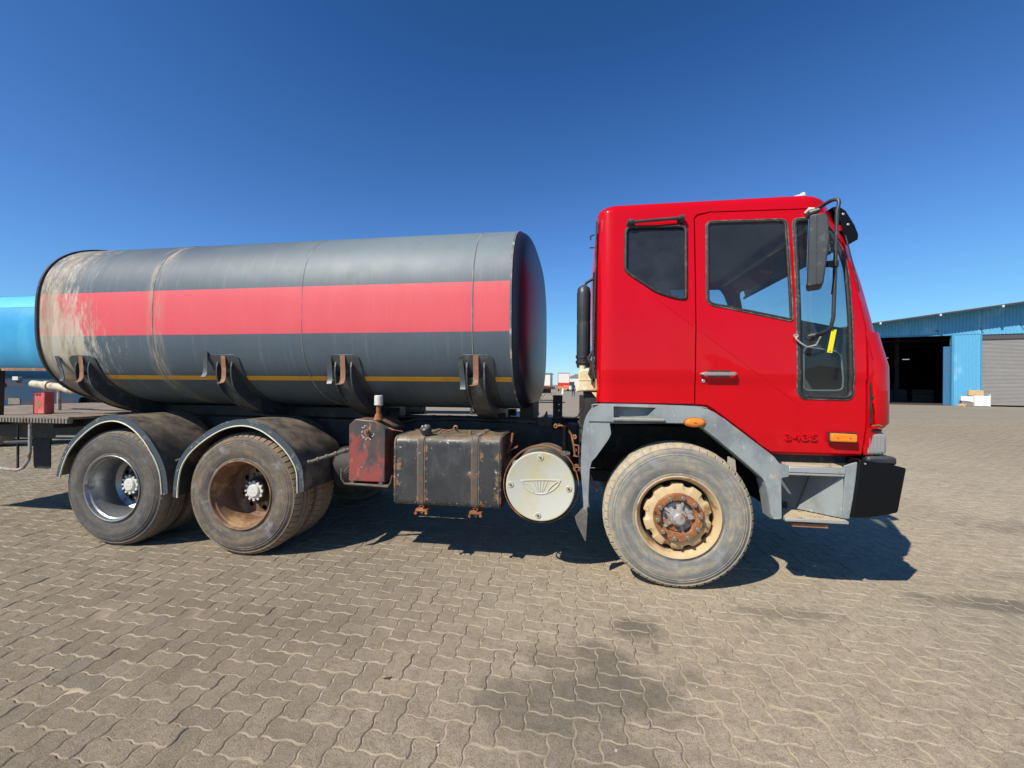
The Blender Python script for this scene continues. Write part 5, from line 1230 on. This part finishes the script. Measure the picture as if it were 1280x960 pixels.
MB().box(4.72, 5.12, .35, .42, 0, 5.0).build('folded_door_leaf', worn('rust_blue_leaf', (.03, .14, .28), .7, layers=[(RUST, 2.5, .55, .7, (1, 1, 1), .9)]), shed, smooth=0)
# roller shutter: each slat a shallow curve
m = MB(); z = .10
pts = []
while z < 5.55: pts += [(-.0, z), (.022, z+.02), (.030, z+.05), (.022, z+.085), (0, z+.105)]; z += .11
vs = []
for y, zz in pts: vs += [(6.98, .16-y, zz), (15.2, .16-y, zz)]
m.add(vs, [(2*i, 2*i+1, 2*i+3, 2*i+2) for i in range(len(pts)-1)]); m.build('roller_door', m_roller, shed, smooth=0)
MB().box(6.98, 15.2, .05, .22, 5.50, 5.92).build('shutter_housing', worn('dark_housing', (.07, .065, .07), .7), shed, smooth=0)
m = MB()
for x in (.0, 3.9, 7.6, 10.7, 13.9, 17.5):
    if abs(x) > 50: continue
    z_ = RZ(x)-.05; m.box(x-.05, x+.07, -1.62, -1.5, z_-.14, z_+.03)
m.build('eave_lamp', worn('pale_eave_lamp', (.55, .58, .60), .5), shed, smooth=0)
for x, z_ in ((6.86, 6.34), (9.2, 6.55), (4.1, 6.28)): MB().bar((x, -.02, z_+.12), (x+.10, -.32, z_-.05), .05, .05).build('wall_bracket', m_black_trim, shed)
m = MB()
for k in range(7): m.box(-12+7.5*k, -11.7+7.5*k, 6, 6.3, 0, 6.3).box(-12+7.5*k, -11.7+7.5*k, 20, 20.3, 0, 6.5)
for y in (6, 13, 20, 27): m.box(-13.9, 22, y, y+.15, 5.9, 6.1)
m.build('roof_frame', m_inside, shed, smooth=0)
for k, (x, y, z_) in enumerate(((1.5, 12, 4.4), )):
    MB().lathe([(0, .02), (-.1, .14), (-.2, .16), (-.25, .001)], c=(x, y, z_), axis='z', seg=14).build('lit_bay_lamp', m_lampon, shed)
m_sky = emit('glowing_skylight_strip', (.85, .95, 1), .5)
for x, y, z_ in ((4.4, 16, 4.9), (6.3, 16, 4.7)): MB().box(x, x+.6, y, y+.1, z_, z_+.06).build('skylight_strip', m_sky, shed, smooth=0)  # glowing boxes stand in for bright skylight strips in the shed roof
m = MB()
for k in range(3): m.box(.6+k*2.0, 2.2+k*2.0, 7, 8, .6+.1*k, .75+.1*k).box(.6+k*2.0, 2.2+k*2.0, 7, 7.1, 0, 1.3)
m.build('workbench', m_chassis, shed, smooth=0)
def shed_pt(L, D, z=0): c, s_ = math.cos(SA), math.sin(SA); return (25.843+L*c-D*s_, 40.519+L*s_+D*c, z)
o = thing('white_cabinet', 'white upright cabinet box dumped at the left foot of the grey roller door', 'cabinet', shed_pt(6.30, -.75), SA)
MB().box(0, .92, 0, .28, .02, .86).build('panel_board', m_whitep, o, bevel=.02); MB().box(.90, .95, -.02, .30, 0, 1.0).box(-.03, .0, -.02, .30, 0, .93).build('panel_edge', m_hubwhite, o, bevel=.01)
o = thing('discarded_counter', 'low white counter with a grey slanted front below the blue shed wall', 'counter', shed_pt(5.52, -.62), SA)
MB().prism([(0, .45), (0, .82), (.80, .82), (.80, .30), (.4, .42)], 'y', 0, .3).build('counter_top', m_whitep, o, bevel=.01); MB().box(.05, .78, .04, .3, 0, .45).build('counter_base', m_deckedge, o)
o = MB().box(0, .9, 0, .35, 0, .46).build('cardboard_box', m_card, None, bevel=.015); o.location = shed_pt(5.98, -.65, .87); o.rotation_euler = (0, .02, SA); tag(o, 'brown cardboard box resting on the white discarded panels by the shed', 'box')
o = thing('rubble_heap', 'small orange brown heap of scraps at the corner of the blue wall', 'heap', shed_pt(5.45, -.7), SA)
random.seed(5); m = MB()
for k in range(14): m.obox((random.uniform(-.1, .35), random.uniform(-.2, .1), random.uniform(.04, .16)), (random.uniform(.04, .10), .03, .01), (-.02, .06, 0), (0, .01, .04))
m.build('scraps', m_card, o)

# ------------------------------------------------------------------ the blue tanker behind
bt = thing('blue_tanker_truck', 'light blue tanker truck standing behind the grey tank at the left edge', 'truck', (0, 4.5, 0))
BY, BZ, BA, BB = 1.25, 2.50, 1.25, 1.10
def bring(x, k=1.0): return [(x, BY+BA*k*math.copysign(abs(math.cos(t))**(2/2.5), math.cos(t)), BZ+BB*k*math.copysign(abs(math.sin(t))**(2/2.5), math.sin(t))) for t in [2*PI*i/72 for i in range(72)]]
def bshell(rings):
    vs = [v for r_ in rings for v in r_]; n = 72
    m = MB().add(vs, [(j*n+i, (j+1)*n+i, (j+1)*n+(i+1) % n, j*n+(i+1) % n) for j in range(len(rings)-1) for i in range(n)]); m.f.append(tuple(range(n))); m.f.append(tuple(range(len(vs)-n, len(vs)))); return m
bshell([bring(-20, .8), bring(-19.9, 1)]+[bring(-19.9+i*.5) for i in range(1, 22)]+[bring(-9.0, 1), bring(-8.9, .8)]).build('tank', m_blue, bt, smooth=40)
for x in (-17.2, -14.3, -11.35, -10.6): 
    q = bring(x, 1.006); MB().tube(q, .012, 6, closed=True).build('weld_seam', m_blue, bt)
m = MB(); vs = []
for t0 in range(9):
    t = PI+(-.98+.05*t0); 
for z0, z1 in ((2.98, 3.16),):
    pass
top = [(lambda t: (BY-BA*1.004*abs(math.cos(t))**.8, BZ+BB*1.004*abs(math.sin(t))**.8))(a) for a in [.55+.5*i/8 for i in range(9)]]
vs = [];
for y, z in top: vs += [(-19.8, y, z), (-9.1, y, z)]
MB().add(vs, [(2*i, 2*i+1, 2*i+3, 2*i+2) for i in range(8)]).build('pale_band', m_blue_pale, bt, solid=.004)
m = MB().box(-20, -6.4, .85, .95, .9, 1.15).box(-20, -6.4, 1.6, 1.7, .9, 1.15)
for x in (-18.5, -15.5, -12.6, -9.6): m.box(x-.15, x+.15, .8, 1.8, 1.15, 1.55)
m.build('chassis_frame', m_dark, bt)
hole = rounded([(-10.75, 1.16), (-9.80, 1.20), (-9.80, .98), (-10.75, .96)], .09)
sk = rounded([(-14.5, .95), (-14.5, 1.55), (-8.8, 1.55), (-8.8, .80), (-11.75, .80), (-11.9, .95)], .05)
mm = panel(sk, [hole], lambda u, v: (u, .05, v), .3, .2); orient(mm, (0, -1, 0)); mm.build('side_skirt', m_bluedark, bt, solid=.03, fix=False)
MB().box(-10.9, -9.7, .20, .24, .85, 1.3).build('skirt_backing', m_dark, bt)
mt = MB().lathe([(.03, .28), (.0, .31), (0, .42), (.03, .49), (.06, .52), (.24, .52), (.27, .49), (.30, .42)], seg=40).mesh('tyre', tR, 40); mr = MB().lathe([(0, .30), (.02, .28), (.15, .26), (.18, .10), (.12, .09), (.12, .001)], seg=32).mesh('wheel', m_silver, 40)
for x in (-14.6, -13.25, -18.2, -7.3):
    for far in (0, 1):
        w = put('wheel', mr, bt); w.location = (x, .08 if not far else 2.42, .52); w.rotation_euler = (0, 0, PI*far); put('tyre', mt, w)
m = MB()
for cx in (-14.6, -13.25):
    c = [(cx+.66*math.cos(a), .52+.66*math.sin(a)) for a in [PI*i/14 for i in range(15)]]; vs = []
    for p in c: vs += [(p[0], .02, p[1]), (p[0], .62, p[1])]
    m.add(vs, [(2*i, 2*i+1, 2*i+3, 2*i+2) for i in range(14)])
m.build('mudguard', m_dark, bt, solid=.01)
m = MB().box(-13.4, -12.7, .02, .04, 1.38, 1.46).box(-12.62, -12.30, .04, .3, .98, 1.12); m.build('catwalk_rail', m_deckedge, bt)
MB().box(-12.45, -12.30, .0, .08, 1.52, 1.60).build('side_lamp', m_hubwhite, bt)
MB().box(-8.6, -6.2, .05, 2.45, 1.0, 1.25).build('cab_floor', m_bluedark, bt, bevel=.05)
MB().lathe([(-.3, .001), (-.3, .05), (-.28, .055), (-.25, .055), (-.25, .30), (0, .32)], c=(-17, 1.25, 3.58+.25), axis='z', seg=24).build('manhole', m_blue_pale, bt)

# ------------------------------------------------------------------ far side of the yard
m_wht = worn('white_far_wall', (.70, .68, .62), .8); m_red2 = worn('far_trailer_red', (.62, .03, .03), .5); m_or = worn('far_trailer_orange', (.66, .20, .05), .6); m_win = worn('dark_far_window', (.04, .05, .06), .3)
tr = thing('box_trailer', 'distant white box trailer seen from behind with red lower band, between tank and cab', 'trailer', (-4.1, 98, 0), .06)
MB().box(-1.3, 1.3, 0, 13, 1.25, 4.15).build('body', m_wht, tr); MB().box(-1.31, 1.31, -.05, 0, 1.25, 1.95).build('rear_band', m_red2, tr); MB().box(-1.25, 1.25, -.06, .3, .55, 1.20).build('under_run_board', m_or, tr)
MB().box(-1.34, -1.27, -.06, 0, 1.2, 4.2).box(1.27, 1.34, -.06, 0, 1.2, 4.2).box(-1.34, 1.34, -.06, 0, 4.12, 4.22).build('door_frame', m_red2, tr)
wt = MB().cyl((0, 0, .5), (.3, 0, .5), .5, 16).mesh('wheel', m_dark, 30)
for x in (-1.25, .95):
    for y in (1.2, 2.5, 3.8): put('wheel', wt, tr).location = (x, y, 0)
def far_building(name, label, loc, w, d, h, rows, rz=0, par=None):
    b = thing(name, label, 'building', loc, rz); MB().box(0, w, 0, d, 0, h).build('wall', m_wht, b, smooth=0); MB().box(-.3, w+.3, -.3, d+.3, h, h+.25).build('roof', par or m_roofs, b, smooth=0)
    me_w = MB().box(0, 2.2, -.06, 0, 0, 1.3).mesh('window', m_win, 0)
    for r in range(rows):
        x = 1.5
        while x < w-3: put('window', me_w, b).location = (x, 0, 1.2+r*3.0); x += 4.4
    return b
far_building('office_building', 'long distant white flat-roofed building left of the box trailer', (-34, 138, 0), 24, 12, 5.0, 1)
far_building('depot_building', 'distant low white building right of the box trailer below the brown mound', (-6.2, 150, 0), 22, 12, 4.0, 1)
m = MB(); random.seed(9)
hx = [(-9+i*1.6, 1.5+5.0*math.sin(PI*min(1, i/10)*.5)+random.uniform(-.6, .6)*1) for i in range(26)]
NN = 26
m.grid(NN, 9, lambda u, v: (-14+44*u, 235+26*v, max(-.5, (9.0*math.sin(PI*u)**.6)*math.sin(PI*max(.0, min(1, .12+v*.8)))+random.uniform(-.7, .7)*(0 if v in (0, 1) else 1)-(.6 if u in (0, 1) or v in (0, 1) else 0))))
o = m.build('hills', worn('dry_brown_hill', (.20, .145, .10), .95, layers=[((.08, .09, .05), .18, .5, .65, (1, 1, 1), .95)], bump=.3, bscale=.3), None, smooth=0); tag(o, kind='structure')
# flatbed trailers parked out in the yard
def flatbed(label, loc, rz, col, L=12.0, frame=False):
    f = thing('flatbed_trailer', label, 'trailer', loc, rz)
    MB().box(0, L, -1.2, 1.2, 1.15, 1.35).build('deck', col, f); MB().box(.3, L-.3, -.5, -.4, .8, 1.15).box(.3, L-.3, .4, .5, .8, 1.15).build('chassis_frame', m_dark, f)
    for x in (1.2, 2.5, 3.8):
        for y in (-1.2, 1.2): w = put('wheel', wt, f); w.location = (x, y, 0); w.rotation_euler = (0, 0, PI/2 if y < 0 else -PI/2)
    m = MB()
    for y in (-.8, .68): MB().box(L-2.5, L-2.38, y, y+.12, 0, 1.15).build('landing_leg', m_chassis, f)
    if frame:
        m = MB()
        for k in range(9): m.bar((L*k/9, -1.1, .2), (L*(k+.6)/9, -1.1, 1.1), .03, .03).bar((L*(k+.6)/9, -1.1, 1.1), (L*(k+1)/9, -1.1, .25), .03, .03)
        m.build('bundled_rods', m_dark, f)
    return f
flatbed('dark flatbed trailer with hanging rods, glimpsed below the grey tank', (-13.2, 32.5, 0), .10, m_chassis, 11, True)
flatbed('empty skeletal trailer whose deck shades the yard below the tank', (-12.5, 17.8, 0), .12, m_deckedge, 9.5)
flatbed('yellow-brown flatbed trailer far off beside the box trailer', (-13.0, 74, 0), .1, m_or, 7.5)
flatbed('low grey trailer standing across the yard beyond the tank front', (-9.5, 38.0, 0), .05, m_chassis, 6.2)
o = MB().lathe([(0, .22), (.5, .20), (.85, .10), (1.0, .001)], axis='z', seg=14).build('white_sack', m_wht, None); o.location = (-2.9, 66, 0); tag(o, 'small white sack standing on the yard before the far trailer', 'sack')
# a person walking in dark blue overalls
def person(loc, rz):
    pts = {'pelvis': (0, 0, .94), 'waist': (0, 0, 1.08), 'chest': (0, .01, 1.30), 'neck': (0, 0, 1.46), 'jaw': (0, -.01, 1.54), 'head': (0, -.01, 1.63), 'crown': (0, 0, 1.71),
           'hl': (.09, 0, .90), 'kl': (.10, -.10, .50), 'al': (.10, -.04, .09), 'tl': (.10, -.20, .04), 'hr': (-.09, 0, .90), 'kr': (-.10, .04, .50), 'ar': (-.10, .20, .12), 'tr': (-.10, .08, .05),
           'sl': (.18, 0, 1.40), 'el': (.25, .06, 1.13), 'wl': (.24, -.04, .88), 'sr': (-.18, 0, 1.40), 'er': (-.25, -.02, 1.12), 'wr': (-.24, -.12, .90)}
    rad = dict(pelvis=.15, waist=.13, chest=.16, neck=.055, jaw=.075, head=.095, crown=.06, hl=.10, kl=.065, al=.045, tl=.04, hr=.10, kr=.065, ar=.045, tr=.04, sl=.07, el=.048, wl=.035, sr=.07, er=.048, wr=.035)
    ed = ['pelvis waist', 'waist chest', 'chest neck', 'neck jaw', 'jaw head', 'head crown', 'pelvis hl', 'hl kl', 'kl al', 'al tl', 'pelvis hr', 'hr kr', 'kr ar', 'ar tr', 'chest sl', 'sl el', 'el wl', 'chest sr', 'sr er', 'er wr']
    for s, wn_ in ((1, 'wl'), (-1, 'wr')):
        w = Vector(pts[wn_]); nm = 'p'+wn_; pts[nm] = tuple(w+Vector((0, -.01, -.08))); rad[nm] = .030; ed.append(wn_+' '+nm)
        for k, (dx, dl) in enumerate(((-.028, .075), (-.009, .085), (.010, .080), (.028, .062))):
            f = nm+str(k); pts[f] = tuple(w+Vector((dx*.4, dx, -.08-dl))); rad[f] = .009; ed.append(nm+' '+f)
        f = nm+'t'; pts[f] = tuple(w+Vector((0, -.055, -.10))); rad[f] = .010; ed.append(nm+' '+f)
    ks = list(pts); ix = {k: i for i, k in enumerate(ks)}
    me = bpy.data.meshes.new('person'); me.from_pydata([pts[k] for k in ks], [tuple(ix[q] for q in e.split()) for e in ed], [])
    o = bpy.data.objects.new('person', me); COL.objects.link(o); sk = o.modifiers.new('skin', 'SKIN')
    for k in ks: me.skin_vertices[0].data[ix[k]].radius = (rad[k], rad[k])
    me.skin_vertices[0].data[ix['pelvis']].use_root = True
    o.modifiers.new('sub', 'SUBSURF').render_levels = 2
    t = NT('person_overall_and_skin'); z = t.xyz()[2]; c = t.mix(t.math('GREATER_THAN', z, 1.46), (.02, .035, .09), (.13, .07, .045)); c = t.mix(t.math('GREATER_THAN', z, 1.66), c, (.01, .01, .012)); t.set(c, .8)
    me.materials.append(t.m); o.location = loc; o.rotation_euler = (0, 0, rz); return o
tag(person((-1.02, 52.0, 0), .4), 'person in dark blue overalls walking across the yard between tank and cab', 'person')
